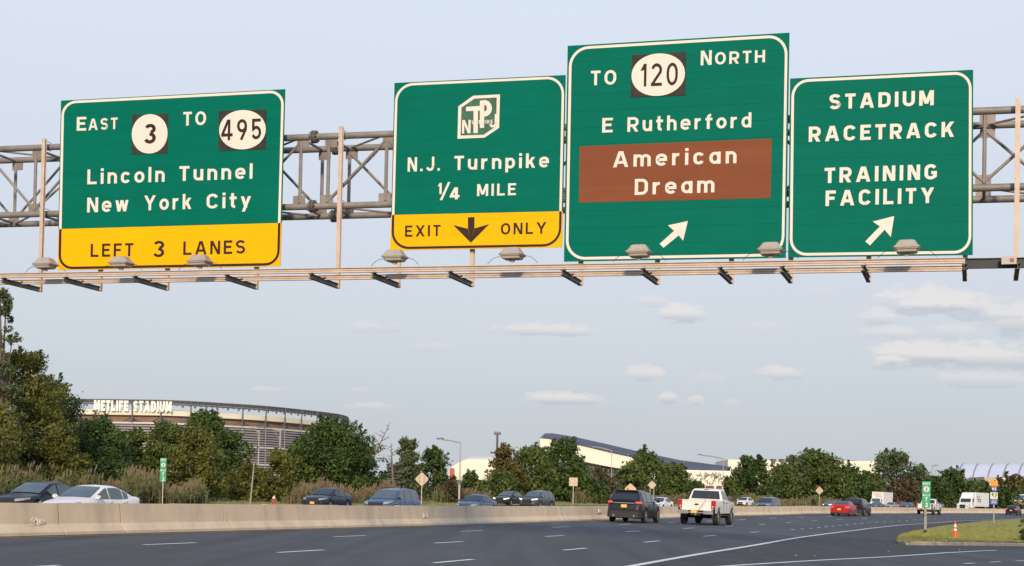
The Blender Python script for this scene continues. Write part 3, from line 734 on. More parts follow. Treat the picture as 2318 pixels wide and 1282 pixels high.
def text(root, s, p0, p1, cap, m=None, sw=.175, proud=.008, name='letter', gapscale=1.):
    """baseline from p0 to p1 (photograph points), capital height cap"""
    L = math.hypot(p1[0]-p0[0], p1[1]-p0[1]); target = L/cap
    natural = text_quads(s, sw, 0.)[1]; ng = len(s)-1; g = 0
    nl = sum(1 for i, ch in enumerate(s[:-1]) if ch != ' ')
    g = (target-natural)/max(1, nl) if nl else 0
    if g < .10 or nl == 0:             # squeeze glyphs instead of the gaps
        g = max(g, .12) if nl else 0
    if nl:
        kk = max(.8, min(1.18, target/(natural+.25*nl))); g = max(.1, (target/kk-natural)/nl)
    Q, wd = text_quads(s, sw, g); kx = target/wd if nl else max(.9, min(1.2, target/wd))
    ux, uy = (p1[0]-p0[0])/L, (p1[1]-p0[1])/L; vx, vy = .018, -1; o = None
    for ci in sorted({q[2] for q in Q}):
        mb = MB()
        for q, li, c_ in Q:
            if c_ == ci: mb.quad(*[gq(p0[0]+(p.x*kx*ux+p.y*vx)*cap, p0[1]+(p.x*kx*uy+p.y*vy)*cap, proud+.0012*li) for p in q])
        o = mb.build(name, m or m_white, root, world=True)
    return o
def panel(root, c, m, name='panel', proud=0., th=.03):
    mb = MB(); f = [gq(x, y, proud) for x, y in c]; b = [p+GD*th for p in f]
    mb.add(f+b, [(0, 3, 2, 1), (4, 5, 6, 7), (0, 1, 5, 4), (1, 2, 6, 5), (2, 3, 7, 6), (3, 0, 4, 7)])
    return mb.build(name, m, root, world=True)
def planks(root, c, m, n, name='panel'):
    """the extruded aluminium planks a big sign is made of"""
    for i in range(n):
        a, b = i/n, (i+1)/n; e = .0003
        cc = [bil(c, 0, a+e), bil(c, 1, a+e), bil(c, 1, b-e), bil(c, 0, b-e)]
        panel(root, cc, m, name, proud=random.uniform(-.0003, .0003))
def back_frame(root, c):
    mb = MB()
    f = [G(x, y, DS+.02) for x, y in (bil(c, .001, .001), bil(c, .999, .001), bil(c, .999, .999), bil(c, .001, .999))]; MB().prism(f, GD*.012).build('backing', m_green, root, world=True)
    for v in (.12, .4, .7, .93):
        a, b = [G(x, y, DS+.055) for x, y in (bil(c, .01, v), bil(c, .99, v))]; mb.beam(a, b, .04, .08)
    for uu in (.0, 1.): 
        a, b = [G(x, y, DS+.032) for x, y in (bil(c, uu, 0), bil(c, uu, 1))]
    mb.build('stiffener', m_alu, root, world=True)
def shield(root, quad, ctr, rx, ry, txt, p0, p1, cap, sw=.15):
    ps = panel(root, quad, m_blk, 'route_shield', proud=.012, th=.008)
    mb = MB(); pts = []
    sl = (quad[1][1]-quad[0][1])/(quad[1][0]-quad[0][0])
    for k in range(40):
        a = k*2*math.pi/40; ex = 2/2.06; ca, sa = math.cos(a), math.sin(a)
        x = math.copysign(abs(ca)**ex, ca)*rx; y = math.copysign(abs(sa)**ex, sa)*ry
        pts.append((ctr[0]+x, ctr[1]+y+x*sl))
    fill_poly(mb, pts, .015); mb.build('shield_disc', m_white, ps)
    text(root, txt, p0, p1, cap, m_ink, sw, .018, 'numeral')
def sign_root(name, c, **k):
    b = gq(*bil(c, .5, 1), 0); return empty(name, b, **k)
# ---- sign 1
c1 = ((138, 228), (645, 202), (634, 603), (130, 612)); y1L, y1R = (132, 519), (637, 505)
s1r = sign_root('overhead_sign', c1, label='leftmost green overhead sign for Lincoln Tunnel with yellow LEFT 3 LANES band', cat='road sign')
g1 = (c1[0], c1[1], y1R, y1L); yb1 = (y1L, y1R, c1[2], c1[3])
planks(s1r, g1, m_green, 9); planks(s1r, yb1, m_yel, 3, 'yellow_panel'); back_frame(s1r, c1)
def border(root, c, ysplit, rad=40, d=5, w=6.2, name='border', dark=True):
    o, i = inset_path(c, d, rad), inset_path(c, d+w, rad-w)
    if ysplit is None:
        mb = MB(); ring(mb, o, i, .006); mb.build(name, m_white, root, world=True); return
    f = lambda p: lerp(ysplit[0][1], ysplit[1][1], (p[0]-ysplit[0][0])/(ysplit[1][0]-ysplit[0][0]))
    n = len(o); up, dn = MB(), MB()
    for k in range(n):
        j = (k+1) % n; a, b, c_, d_ = o[k], o[j], i[j], i[k]
        fa, fb = a[1] < f(a), b[1] < f(b)
        if fa and fb: up.quad(*[gq(*q, .006) for q in (a, b, c_, d_)])
        elif not fa and not fb: dn.quad(*[gq(*q, .006) for q in (a, b, c_, d_)])
        else:
            t = (f(a)-a[1])/(b[1]-a[1]); mo = (lerp(a[0], b[0], t), lerp(a[1], b[1], t)); t2 = (f(d_)-d_[1])/(c_[1]-d_[1]); mi = (lerp(d_[0], c_[0], t2), lerp(d_[1], c_[1], t2))
            (up if fa else dn).quad(*[gq(*q, .006) for q in (a, mo, mi, d_)]); (dn if fa else up).quad(*[gq(*q, .006) for q in (mo, b, c_, mi)])
    up.build('border', m_white, root, world=True)
    dn.build('dark_border', m_ink, root, world=True)
border(s1r, c1, (y1L, y1R), 32, 1.8, 5.6)
text(s1r, 'E', (173.5, 296.5), (195, 295.8), 31); text(s1r, 'AST', (200, 295.5), (266, 292.3), 26)
shield(s1r, ((299.5, 260), (380.6, 257), (379, 347), (297, 349.7)), (338.8, 303.3), 40.5, 44.5, '3', (325.5, 326), (353, 325), 45, .17)
text(s1r, 'TO', (414.5, 285), (466, 283), 31)
shield(s1r, ((495.3, 251.4), (603, 248.3), (601.8, 338.3), (494.5, 341.5)), (548.8, 294), 52.7, 44.5, '495', (500.5, 318.5), (591, 315.5), 47, .15)
text(s1r, 'Lincoln', (197.5, 417.8), (372.5, 411.8), 33.5); text(s1r, 'Tunnel', (405.6, 410.3), (571.4, 404.6), 33.5)
text(s1r, 'New', (197, 481.5), (290.5, 478.5), 33.5); text(s1r, 'York', (325.7, 476.8), (433, 473.4), 33.5); text(s1r, 'City', (467.5, 472.8), (568, 469.8), 33.5)
text(s1r, 'LEFT', (204.8, 582), (301.5, 580), 29.5, m_ink, .165); text(s1r, '3', (346, 582.5), (372, 582), 37, m_ink, .155); text(s1r, 'LANES', (414.6, 577.5), (554.6, 574), 30.5, m_ink, .165)
# ---- sign 2
c2 = ((893, 188), (1280, 170), (1272, 560), (883, 567)); a2, b2 = (885.5, 487), (1273.8, 478.5)
s2r = sign_root('overhead_sign', c2, label='green N.J. Turnpike overhead sign with white emblem and yellow EXIT ONLY band', cat='road sign')
planks(s2r, (c2[0], c2[1], b2, a2), m_green, 9); planks(s2r, (a2, b2, c2[2], c2[3]), m_yel, 3, 'yellow_panel'); back_frame(s2r, c2)
border(s2r, c2, (a2, b2), 40, 2.2, 5.4)
E = lambda pts: [(1000+x/8.011, 180+y/8.011) for x, y in pts]
em = MB(); eo = E([(300, 490), (570, 297), (1055, 272), (1040, 880), (775, 1057), (285, 1078)]); ei = E([(357, 512), (590, 350), (998, 328), (986, 850), (758, 1006), (341, 1018)])
ring(em, eo, ei, .010); emb = em.build('emblem_frame', m_white, s2r, world=True)
m_eg = mat('faded green emblem ground', (.03, .12, .07), .6, var=.3, scale=8)
mb = MB(); fill_poly(mb, ei, .008); mb.build('emblem_ground', m_eg, s2r, world=True)
mb = MB(); fill_poly(mb, E([(440, 498), (700, 482), (700, 566), (440, 577)]), .011); fill_poly(mb, E([(577, 560), (657, 556), (653, 972), (574, 976)]), .0122)
fill_poly(mb, E([(692, 384), (770, 380), (768, 878), (690, 882)]), .0134)
pb = [(770, 380)]+[(770+140*math.sin(t), 525-150*math.cos(t)) for t in [k*math.pi/12 for k in range(13)]]+[(768, 675)]
for k in range(len(pb)-1):
    t0, t1 = max(0, (k-.5))/12*math.pi, min(12, k+.5)/12*math.pi
    q = [pb[k], pb[k+1], (772+48*math.sin(t1), 523-58*math.cos(t1)), (772+48*math.sin(t0), 523-58*math.cos(t0))]; fill_poly(mb, E(q), .0122)
mb.build('emblem_letter', m_white, s2r, world=True)
q = E([(366, 982), (488, 978), (858, 875), (972, 872)])
text(s2r, 'N', q[0], q[1], 30.5, m_white, .18, .012, 'emblem_letter'); text(s2r, 'J', q[2], q[3], 30.5, m_white, .17, .012, 'emblem_letter')
q = E([(492, 818), (925, 800)]); text(s2r, 'TURNPIKE', (q[0][0]-.0, q[0][1]), q[1], 8.6, m_white, .2, .0165, 'emblem_letter')
text(s2r, 'N.J.', (922.6, 389), (995.5, 386.5), 32); text(s2r, 'Turnpike', (1028, 385.6), (1242.3, 379), 32)
text(s2r, '1', (990.5, 439.8), (999.5, 439.4), 25, sw=.18); text(s2r, '4', (1018, 452), (1041.5, 451.3), 27, sw=.2)
mb = MB(); fill_poly(mb, [(995.5, 453.5), (1001.2, 453.3), (1019.5, 412.3), (1014, 412.5)], .009); mb.build('letter', m_white, s2r, world=True)
text(s2r, 'MILE', (1079.8, 444.4), (1167.8, 442), 27)
text(s2r, 'EXIT', (916.5, 536.3), (997, 534.3), 25.2, m_ink, .165); text(s2r, 'ONLY', (1133.5, 531.5), (1236.5, 528.8), 26, m_ink, .165)
Q2 = lambda pts: [(620+x/2.4186, 150+y/2.4186) for x, y in pts]
def arrow(root, pxs, m, proud=.009):
    """pxs: quads"""
    mb = MB()
    for k, qd in enumerate(pxs): fill_poly(mb, qd, proud+k*.0012)
    return mb.build('arrow', m, root, world=True)
arrow(s2r, [Q2([(1062, 828), (1098, 826), (1098, 890), (1062, 892)]), Q2([(982, 870), (1062, 890), (1078, 966)]), Q2([(1062, 884), (1098, 882), (1078, 966.5)]), Q2([(1098, 888), (1178, 865), (1078, 966.2)])], m_ink)
# ---- sign 3
c3 = ((1285, 104), (1787, 74), (1778.5, 584), (1276.5, 592.5))
s3r = sign_root('overhead_sign', c3, label='tallest green overhead sign, TO 120 NORTH, with a brown panel in its middle', cat='road sign')
planks(s3r, c3, m_green, 13); back_frame(s3r, c3); border(s3r, c3, None, 44, 3.6, 6.0)
text(s3r, 'TO', (1337.3, 193.8), (1394.8, 191.5), 33)
shield(s3r, ((1430.2, 124.7), (1553, 117.8), (1551.6, 216), (1427.8, 221)), (1490, 169.4), 60.5, 48, '120', (1449, 196.5), (1534, 193), 51.5, .14)
text(s3r, 'N', (1586, 148.3), (1610.8, 147), 33); text(s3r, 'ORTH', (1618.5, 146.8), (1731.5, 141.4), 28)
text(s3r, 'E', (1363, 300.7), (1388.3, 299.7), 33); text(s3r, 'Rutherford', (1420, 299), (1700.5, 288.6), 33)
cb = ((1312.3, 331.6), (1746.8, 314), (1744.3, 448.6), (1310.3, 459.4))
panel(s3r, cb, m_brown, 'brown_panel', proud=.007, th=.005)
text(s3r, 'American', (1387.5, 379.3), (1667, 369.5), 36, proud=.010); text(s3r, 'Dream', (1436.6, 441.7), (1617, 435.6), 36, proud=.010)
Q3 = lambda pts: [(1240+x/2.0345, 50+y/2.0345) for x, y in pts]
def ne_arrow(root, Q, sh, hd, notch1, notch2): arrow(root, [Q([sh[0], notch1, notch2, sh[1]]), Q([hd[0], hd[1], notch1]), Q([notch1, hd[1], notch2]), Q([notch2, hd[1], hd[2]])], m_white)
arrow(s3r, [Q3([(515, 1022), (582, 962), (603, 983), (533, 1040)]), Q3([(553, 937), (645, 917), (582, 962)]), Q3([(582, 962), (645, 917), (603, 983)]), Q3([(603, 983), (645, 917), (623, 1007)])], m_white)
# ---- sign 4
c4 = ((1788.5, 178), (2203, 158), (2202, 577.5), (1784, 583))
s4r = sign_root('overhead_sign', c4, label='rightmost green overhead sign reading STADIUM RACETRACK TRAINING FACILITY', cat='road sign')
planks(s4r, c4, m_green, 11); back_frame(s4r, c4); border(s4r, c4, None, 38, 3.4, 6.0)
text(s4r, 'STADIUM', (1877, 248), (2113.5, 238.5), 34, sw=.2); text(s4r, 'RACETRACK', (1830.5, 321.7), (2159.5, 310), 34.5, sw=.2)
text(s4r, 'TRAINING', (1866, 415), (2120.5, 406), 34.5, sw=.2); text(s4r, 'FACILITY', (1868.5, 467), (2114.5, 459.5), 35, sw=.2)
Q4 = lambda pts: [(1760+x/2.3315, 130+y/2.3315) for x, y in pts]
arrow(s4r, [Q4([(463, 972), (540, 893), (565, 910), (488, 993)]), Q4([(503, 867), (616, 838), (540, 893)]), Q4([(540, 893), (616, 838), (565, 910)]), Q4([(565, 910), (616, 838), (598, 948)])], m_white)
# ------------------------------------------------------------------ vehicles
def paint(name, col, metal=.35): return mat(name, col, .35, metal*.5, var=.03, scale=2, coat=.18, spec=.4)
m_glass = mat('tinted car glass', (.020, .026, .030), .06, 0, var=.1, spec=.7)
m_glassl = mat('clear car glass', (.07, .095, .10), .05, 0, var=.25, scale=2.5, spec=.8)
m_tyre = mat('tyre rubber', (.018, .017, .016), .85, 0, var=.2)
m_rim = mat('alloy rim', (.45, .43, .40), .35, .8, var=.1)
m_trim = mat('black plastic trim', (.022, .022, .023), .6, 0, var=.1)
m_chrome = mat('chrome', (.6, .58, .55), .2, .9, var=.05)
m_head = mat('headlamp glass', (.42, .42, .40), .15, .2, var=.1, scale=8)
m_lampon = mat('lit headlamp', (1., .93, .78), .3, 0, var=0, emit=1.2)
m_amber = mat('amber lamp', (.7, .28, .12), .25, 0, var=.1)
m_red = mat('red lamp glass', (.42, .012, .018), .2, 0, var=.15, scale=9)
m_redon = mat('lit tail lamp', (.95, .07, .08), .3, 0, var=0, emit=.55)
m_plate = mat('yellow number plate', (.78, .50, .10), .5, 0, var=.1, scale=14)
m_skin = mat('skin', (.30, .16, .11), .6, 0, var=.1)
m_under = mat('underbody', (.008, .008, .008), .9)
def interp(x, tab): return float(np.interp(x, [a for a, _ in tab], [b for _, b in tab]))
_tyre = {}
def wheel_mesh(r, w):
    k = (round(r, 3), round(w, 3))
    if k in _tyre: return _tyre[k]
    n = 24; mb = MB()
    prof_ = [(r*.66, -w/2), (r*.93, -w/2), (r, -w*.38), (r, w*.38), (r*.93, w/2), (r*.66, w/2)]
    mb.grid([[(R_*math.cos(2*math.pi*i/n), y, R_*math.sin(2*math.pi*i/n)) for R_, y in prof_] for i in range(n+1)])
    ty = mb.mesh('tyre', m_tyre, True)
    mb = MB(); y = -w*.40
    for yy in (y,):
        mb.tube((0, -w*.2, 0), (0, -w*.19, 0), r*.67, 20)
        for i in range(5):
            a = i*2*math.pi/5
            for da in (-.17, .17):
                mb.beam((0, yy, 0), (math.cos(a+da)*r*.66, yy, math.sin(a+da)*r*.66), r*.1, .02, up=Vector((0, 1, 0)))
        mb.tube((0, yy-.02, 0), (0, yy+.01, 0), r*.16, 10)
    for i in range(n):
        a, b = 2*math.pi*i/n, 2*math.pi*(i+1)/n
        mb.quad(*[(R_*math.cos(t), y_, R_*math.sin(t)) for R_, y_, t in ((r*.67, y-.01, a), (r*.67, y-.01, b), (r*.60, y+.01, b), (r*.60, y+.01, a))])
    rm = mb.mesh('rim', m_rim)
    _tyre[k] = (ty, rm); return _tyre[k]
def make_car(name, label, S, paintm, glass=None, group=None, lit=False, cat='car', tail=None, plate='rear', mirrors=None):
    L, Wd, H = S['L'], S['W'], S['H']; hl = L/2; hw = Wd/2; zb = S['clear']; r = S['r']; xf, xr = S['xf'], S['xr']; belt = S['belt']
    top = S['top']; green = S['green']; glass = glass or m_glass
    root = empty(name, (0, 0, 0), label=label, cat=cat, group=group)
    # plan outline half-width
    pl = S.get('plan') or [(-hl, .80), (-hl+.05, .87), (-hl+.22, .955), (-hl+.7, .99), (-.3, 1.), (.6, 1.), (hl-.9, .985), (hl-.4, .93), (hl-.12, .83), (hl, .66)]
    wx = lambda x: hw*interp(x, pl)
    def bot(x):
        z = zb+.10*max(0, (abs(x)-(hl-.5))/.5)
        for xw in (xf, xr):
            q = (r+.055)**2-(x-xw)**2
            if q > 0: z = max(z, r+math.sqrt(q))
        return z
    xs = sorted(set([round(v, 3) for v in list(np.linspace(-hl, hl, 34))+[xw+s*(r+.055)*c for xw in (xf, xr) for c in (0, .35, .65, .85, .97, 1.0) for s in (-1, 1)]+[xw+s*(r+.075) for xw in (xf, xr) for s in (-1, 1)]]))
    rings = []
    for x in xs:
        w = wx(x); t = interp(x, top); b = bot(x); mid = lerp(b, t, .45)
        b2 = min(b, t-.08)
        rg = [(0, b2), (w*.86, b2), (w*.985, b2+.012), (w, max(b2+.02, lerp(zb, t, .42))), (w*.995, max(b2+.03, lerp(zb, t, .66))), (w*.965, max(b2+.04, t-.10)), (w*.90, max(b2+.05, t-.03)), (w*.78, t), (0, t+S.get('crown', .035))]
        rings.append([(x, y, z) for y, z in rg]+[(x, -y, z) for y, z in rg[-2::-1]])
    mb = MB(); mb.grid(rings); n = len(rings[0])
    for k, rv in ((0, False), (len(rings)-1, True)):
        f = tuple(range(k*n, k*n+n)); mb.f.append(f if not rv else f[::-1]); mb.mi.append(0)
    # cabin
    (xa, za), (xb, zb_), (xc, zc), (xd, zd) = green['pts']; wb_, wr_ = hw*green.get('wb', .93), hw*green.get('wr', .70)
    zr = max(zb_, zc); zbelt = belt-.04
    def roofz(x):
        pts_ = [(xd, zd), (lerp(xd, xc, .5), lerp(zd, zc, .55)), (xc, zc), (lerp(xc, xb, .25), H-.008), (lerp(xc, xb, .55), H), (xb, zb_), (lerp(xb, xa, .5), lerp(zb_, za, .47)), (xa, za)]
        return interp(x, pts_)
    def cabw(z, x):
        w = lerp(wb_, wr_, max(0, min(1, (z-zbelt)/(zr-zbelt))))
        return w*(1-.10*max(0, (x-xb)/(xa-xb+.001))**2-.07*max(0, (xc-x)/(xc-xd+.001))**2)
    cr = []
    for x in np.linspace(xd, xa, 26):
        z = roofz(x); w1 = cabw(z, x); w0 = cabw(zbelt, x); e = min(.07, max(.0, (z-zbelt)*.3))
        rg = [(w0, zbelt-.05), (lerp(w0, w1, .5), lerp(zbelt, z, .5)), (w1+.01, z-e), (w1-.035, z-e*.35), (w1*.80, z), (0, z+.02)]
        cr.append([(x, y, zz) for y, zz in rg]+[(x, -y, zz) for y, zz in rg[-2::-1]])
    mb.grid(cr)
    body = mb.build('body', paintm, root, smooth=True)
    MB().box((0, 0, (zb+.45)/2+.06), (L*.86, Wd*.66, .40)).build('underbody', m_under, root)
    # windscreen and rear window follow the cabin slope
    def pane(nm, x0, x1, f0, f1, m, off=.014):
        g = []
        for i in range(5):
            x = lerp(x0, x1, i/4); z = roofz(x); w = cabw(z, x)
            row = []
            for j in range(7):
                t = -1+2*j/6; yy = t*w*lerp(f0, f1, i/4); zz = z+.02*(1-t*t)
                row.append((x+(off if x1 > x0 or True else 0)*(1 if x > 0 else -1)*.8, yy, zz+off))
            g.append(row)
        return MB().grid(g).build(nm, m, root, smooth=True)
    pane('windscreen', lerp(xa, xb, .06), lerp(xa, xb, .93), .93, .90, glass)
    if green.get('rear', True): pane('rear_window', lerp(xd, xc, green.get('rw0', .18)), lerp(xd, xc, .92), .84, .86, m_glass if glass is m_glass else glass)
    # side windows between pillars
    for sgn in (-1, 1):
        for (a0, a1) in green['side']:
            g = []
            for i in range(6):
                x = lerp(a0, a1, i/5); z1 = min(roofz(x)-.075, H-.09); z0 = zbelt+.035
                if z1 < z0+.02: z1 = z0+.02
                g.append([(x, sgn*(lerp(cabw(zbelt, x), cabw(roofz(x), x), (q-zbelt)/(max(.05, roofz(x)-zbelt)))+.012), q) for q in (z0, lerp(z0, z1, .5), z1)])
            MB().grid(g).build('side_window', glass, root)
    # patches that wrap round the plan outline (from side, s<0 toward the middle of the car)
    def outline(end):
        o = []
        for x in np.linspace(0, hl, 26): o.append((end*x, wx(end*x)))
        o += [(end*(hl+.004), wx(end*hl)*(1-k/6)) for k in range(1, 7)]
        return o
    def wrap(nm, end, sgn, d0, d1, z0, z1, m, off=.012, z0b=None, z1b=None, parent=None):
        """d: distance along outline measured from the corner of the end face; negative = along the side"""
        o = outline(end); ci = 25; ds = [0.]
        for a, b in zip(o[:-1], o[1:]): ds.append(ds[-1]+math.hypot(b[0]-a[0], b[1]-a[1]))
        c0 = ds[ci]; T = np.linspace(d0+c0, d1+c0, 9); g = []
        for k, t in enumerate(T):
            x = float(np.interp(t, ds, [q[0] for q in o])); y = float(np.interp(t, ds, [q[1] for q in o])); f = k/8
            za_, zb2 = lerp(z0, z0b if z0b is not None else z0, f), lerp(z1, z1b if z1b is not None else z1, f)
            nx = end*(1 if t > c0-.02 else .35); ny = (0.15 if t > c0+.02 else 1); q = math.hypot(nx, ny)
            g.append([(x+nx/q*off, sgn*(y+ny/q*off), za_), (x+nx/q*off, sgn*(y+ny/q*off), zb2)])
        return MB().grid(g).build(nm, m, root)
    def face(nm, end, y0, y1, z0, z1, m, off=.02, par=None):
        x = end*(hl+off/2)
        return MB().box((x, (y0+y1)/2, (z0+z1)/2), (off, abs(y1-y0), abs(z1-z0))).build(nm, m, par or root)
    hz0, hz1 = S['head']; tz0, tz1 = S['tail']; wf, wr2 = wx(hl), wx(-hl)
    for sg in (-1, 1):
        wrap('headlight', 1, sg, -.55, .15, hz1-.02, hz1+.06, m_lampon if lit else m_head, z0b=hz0, z1b=hz1-.03)
        wrap('taillight', -1, sg, -S.get('tl', .30), S.get('tw', .20), tz0, tz1, tail or m_red, z0b=tz0+.02, z1b=tz1-.02)
    face('grille', 1, -wf*.72, wf*.72, S['grille'][0], S['grille'][1], m_trim, .022)
    face('lower_grille', 1, -wf*.85, wf*.85, zb+.08, zb+.22, m_trim, .022)
    for sg in (-1, 1): wrap('bumper_trim', -1, sg, -.25, wr2, zb+.02, zb+S.get('bump', .16), m_trim, .014)
    pz = S.get('plate', .75)
    face('licence_plate', -1, -.155, .155, pz-.08, pz+.08, m_plate, .03)
    if plate == 'front': face('licence_plate', 1, -.155, .155, S['grille'][0]-.08, S['grille'][0]+.07, m_plate, .035)
    # mirrors, handles, wheels
    xm = lerp(xa, xb, .22)
    for sg in (-1, 1):
        w = cabw(zbelt, xm); mb = MB(); mb.box((xm, sg*(w+.05), zbelt+.04), (.05, .12, .03)); c = (xm-.01, sg*(w+.16), zbelt+.09)
        mb.grid([[(c[0]+dx*.10*k, c[1]+sg*dy*.11*k, c[2]+dz*.075*k) for (dx, k) in ((1, .05), (.9, .6), (.5, 1), (-.3, 1), (-.5, .95), (-.5, .05))] for dy, dz in [(math.cos(a), math.sin(a)) for a in np.linspace(0, 2*math.pi, 11)]])
        mb.build('mirror', (mirrors or paintm), root, smooth=True)
        for hx in S.get('handles', (-.05, -.95)):
            MB().box((hx, sg*(hw*.985), belt-.14), (.2, .035, .03)).build('door_handle', paintm, root)
        for dx in S.get('doors', ()):
            MB().box((dx, sg*(hw*.997), (belt+zb)/2), (.012, .012, belt-zb-.2)).build('door_gap', m_trim, root)
    ty, rm = wheel_mesh(r, S.get('tw_', .22))
    for xw in (xf, xr):
        for sg in (-1, 1):
            w = child('wheel', ty, root, (xw, sg*(hw-.115), r), (0, 0, 0 if sg < 0 else math.pi)); w.name = 'wheel'
            child('rim', rm, w)
        MB().tube((xw, -hw*.75, r), (xw, hw*.75, r), .05, 6).build('axle', m_under, root)
    return root
SED = dict(L=4.65, W=1.82, H=1.44, clear=.17, r=.325, xf=1.40, xr=-1.32, belt=.93, head=(.60, .72), tail=(.74, .92), grille=(.42, .66), plate=.62,
           top=[(-2.32, .80), (-2.25, .98), (-2.1, 1.02), (-1.5, 1.0), (-.9, .94), (.7, .93), (1.1, .92), (1.7, .83), (2.1, .73), (2.25, .64), (2.32, .5)],
           green=dict(pts=((1.12, .92), (.18, 1.38), (-.75, 1.40), (-1.85, 1.02)), side=((.72, .02), (-.06, -.92), (-.99, -1.32))), doors=(.85, -.12, -1.15))
SEDF = dict(SED, H=1.43, head=(.60, .74))
SUV = dict(L=4.95, W=1.95, H=1.72, clear=.24, r=.385, xf=1.45, xr=-1.43, belt=1.10, head=(.80, .93), tail=(1.0, 1.12), grille=(.52, .84), plate=.86, bump=.34, tl=.20, tw=.17,
           top=[(-2.47, .72), (-2.44, 1.08), (-2.3, 1.14), (-1.5, 1.12), (.9, 1.08), (1.3, 1.06), (2.0, .97), (2.3, .86), (2.42, .74), (2.47, .55)],
           green=dict(pts=((1.35, 1.07), (.50, 1.62), (-2.0, 1.66), (-2.42, 1.12)), side=((.95, .25), (.15, -.85), (-.93, -1.75)), wr=.68, wb=.91, rw0=.10), doors=(1.05, .2, -.9), handles=(.45, -.62))
VAN = dict(SUV, L=4.9, W=1.9, H=1.68, clear=.2, r=.34, xf=1.55, xr=-1.3, belt=1.05, head=(.72, .90), tail=(1.0, 1.25),
           green=dict(pts=((1.55, 1.02), (.55, 1.58), (-1.9, 1.62), (-2.4, 1.10)), side=((1.05, .2), (.12, -.85), (-.93, -1.8)), wr=.76))
HAT = dict(SED, L=4.2, W=1.76, H=1.48, xf=1.28, xr=-1.22, r=.32, belt=.95, tail=(.85, 1.02), plate=.70,
           top=[(-2.1, .70), (-2.06, .96), (-1.95, 1.0), (-1.3, .97), (.6, .95), (1.1, .93), (1.7, .82), (1.95, .70), (2.1, .5)],
           green=dict(pts=((1.2, .93), (.3, 1.42), (-1.5, 1.42), (-2.02, 1.0)), side=((.75, .05), (-.03, -.85), (-.92, -1.4)), wr=.72, rw0=.12), doors=(.85, -.02, -1.0), handles=(.1, -.75))
HAT['plan'] = [(-2.1, .82), (-2.0, .92), (-1.7, .98), (0, 1), (1.3, .98), (1.8, .90), (2.02, .80), (2.1, .66)]
def seat_on_road(root, p, away=True, yaw=0.):
    a = heading(p.x, p.y)+yaw+(0 if away else math.pi)
    f = Vector((math.cos(a), math.sin(a), 0)); l = Vector((-f.y, f.x, 0)); e = 1.3
    g = lambda q: gz(q.x, q.y)
    fz = (g(p+f*e)-g(p-f*e))/(2*e); lz = (g(p+l*.8)-g(p-l*.8))/1.6
    X = (f+UP*fz).normalized(); Y = (l+UP*lz); Y = (Y-X*Y.dot(X)).normalized(); Z = X.cross(Y)
    root.matrix_world = Matrix(((X.x, Y.x, Z.x, p.x), (X.y, Y.y, Z.y, p.y), (X.z, Y.z, Z.z, g(p)+.006), (0, 0, 0, 1)))
    root.location = (p.x, p.y, g(p)+.006)
    root.rotation_euler = Matrix((( X.x, Y.x, Z.x), (X.y, Y.y, Z.y), (X.z, Y.z, Z.z))).to_euler()
def by_size(px, Y, py, H):             # depth from the size in the photograph; report how well the roof line agrees
    r = ray(px, horizon(px)); X = r.x*Y; Yb, u = uinv(X, Y); z = gz(X, Y)+H; y = horizon(px)-(z-EYE)*FPX/Y
    print('  far car px %d: Y=%.0f u=%.1f roof %.1f wanted %.1f' % (px, Y, u, y, py)); return Vector((X, Y, 0))
FARG = 'vehicles driving towards us behind the median barrier'
P_black = paint('black car paint', (.012, .013, .017), .3); P_navy = paint('navy car paint', (.012, .018, .045), .3); P_white = paint('white car paint', (.78, .76, .74), 0)
P_blue = paint('dusty blue car paint', (.055, .10, .21), .3); P_steel = paint('steel blue car paint', (.05, .09, .17), .4); P_grey = paint('graphite car paint', (.065, .075, .088), .4)
P_red = paint('red car paint', (.40, .012, .015), .1); P_silver = paint('silver car paint', (.35, .37, .40), .5); P_slate = paint('slate car paint', (.10, .14, .20), .4)
P_dgrey = paint('dark grey car paint', (.028, .034, .038), .4); P_tan = paint('cream white truck paint', (.80, .74, .66), 0)
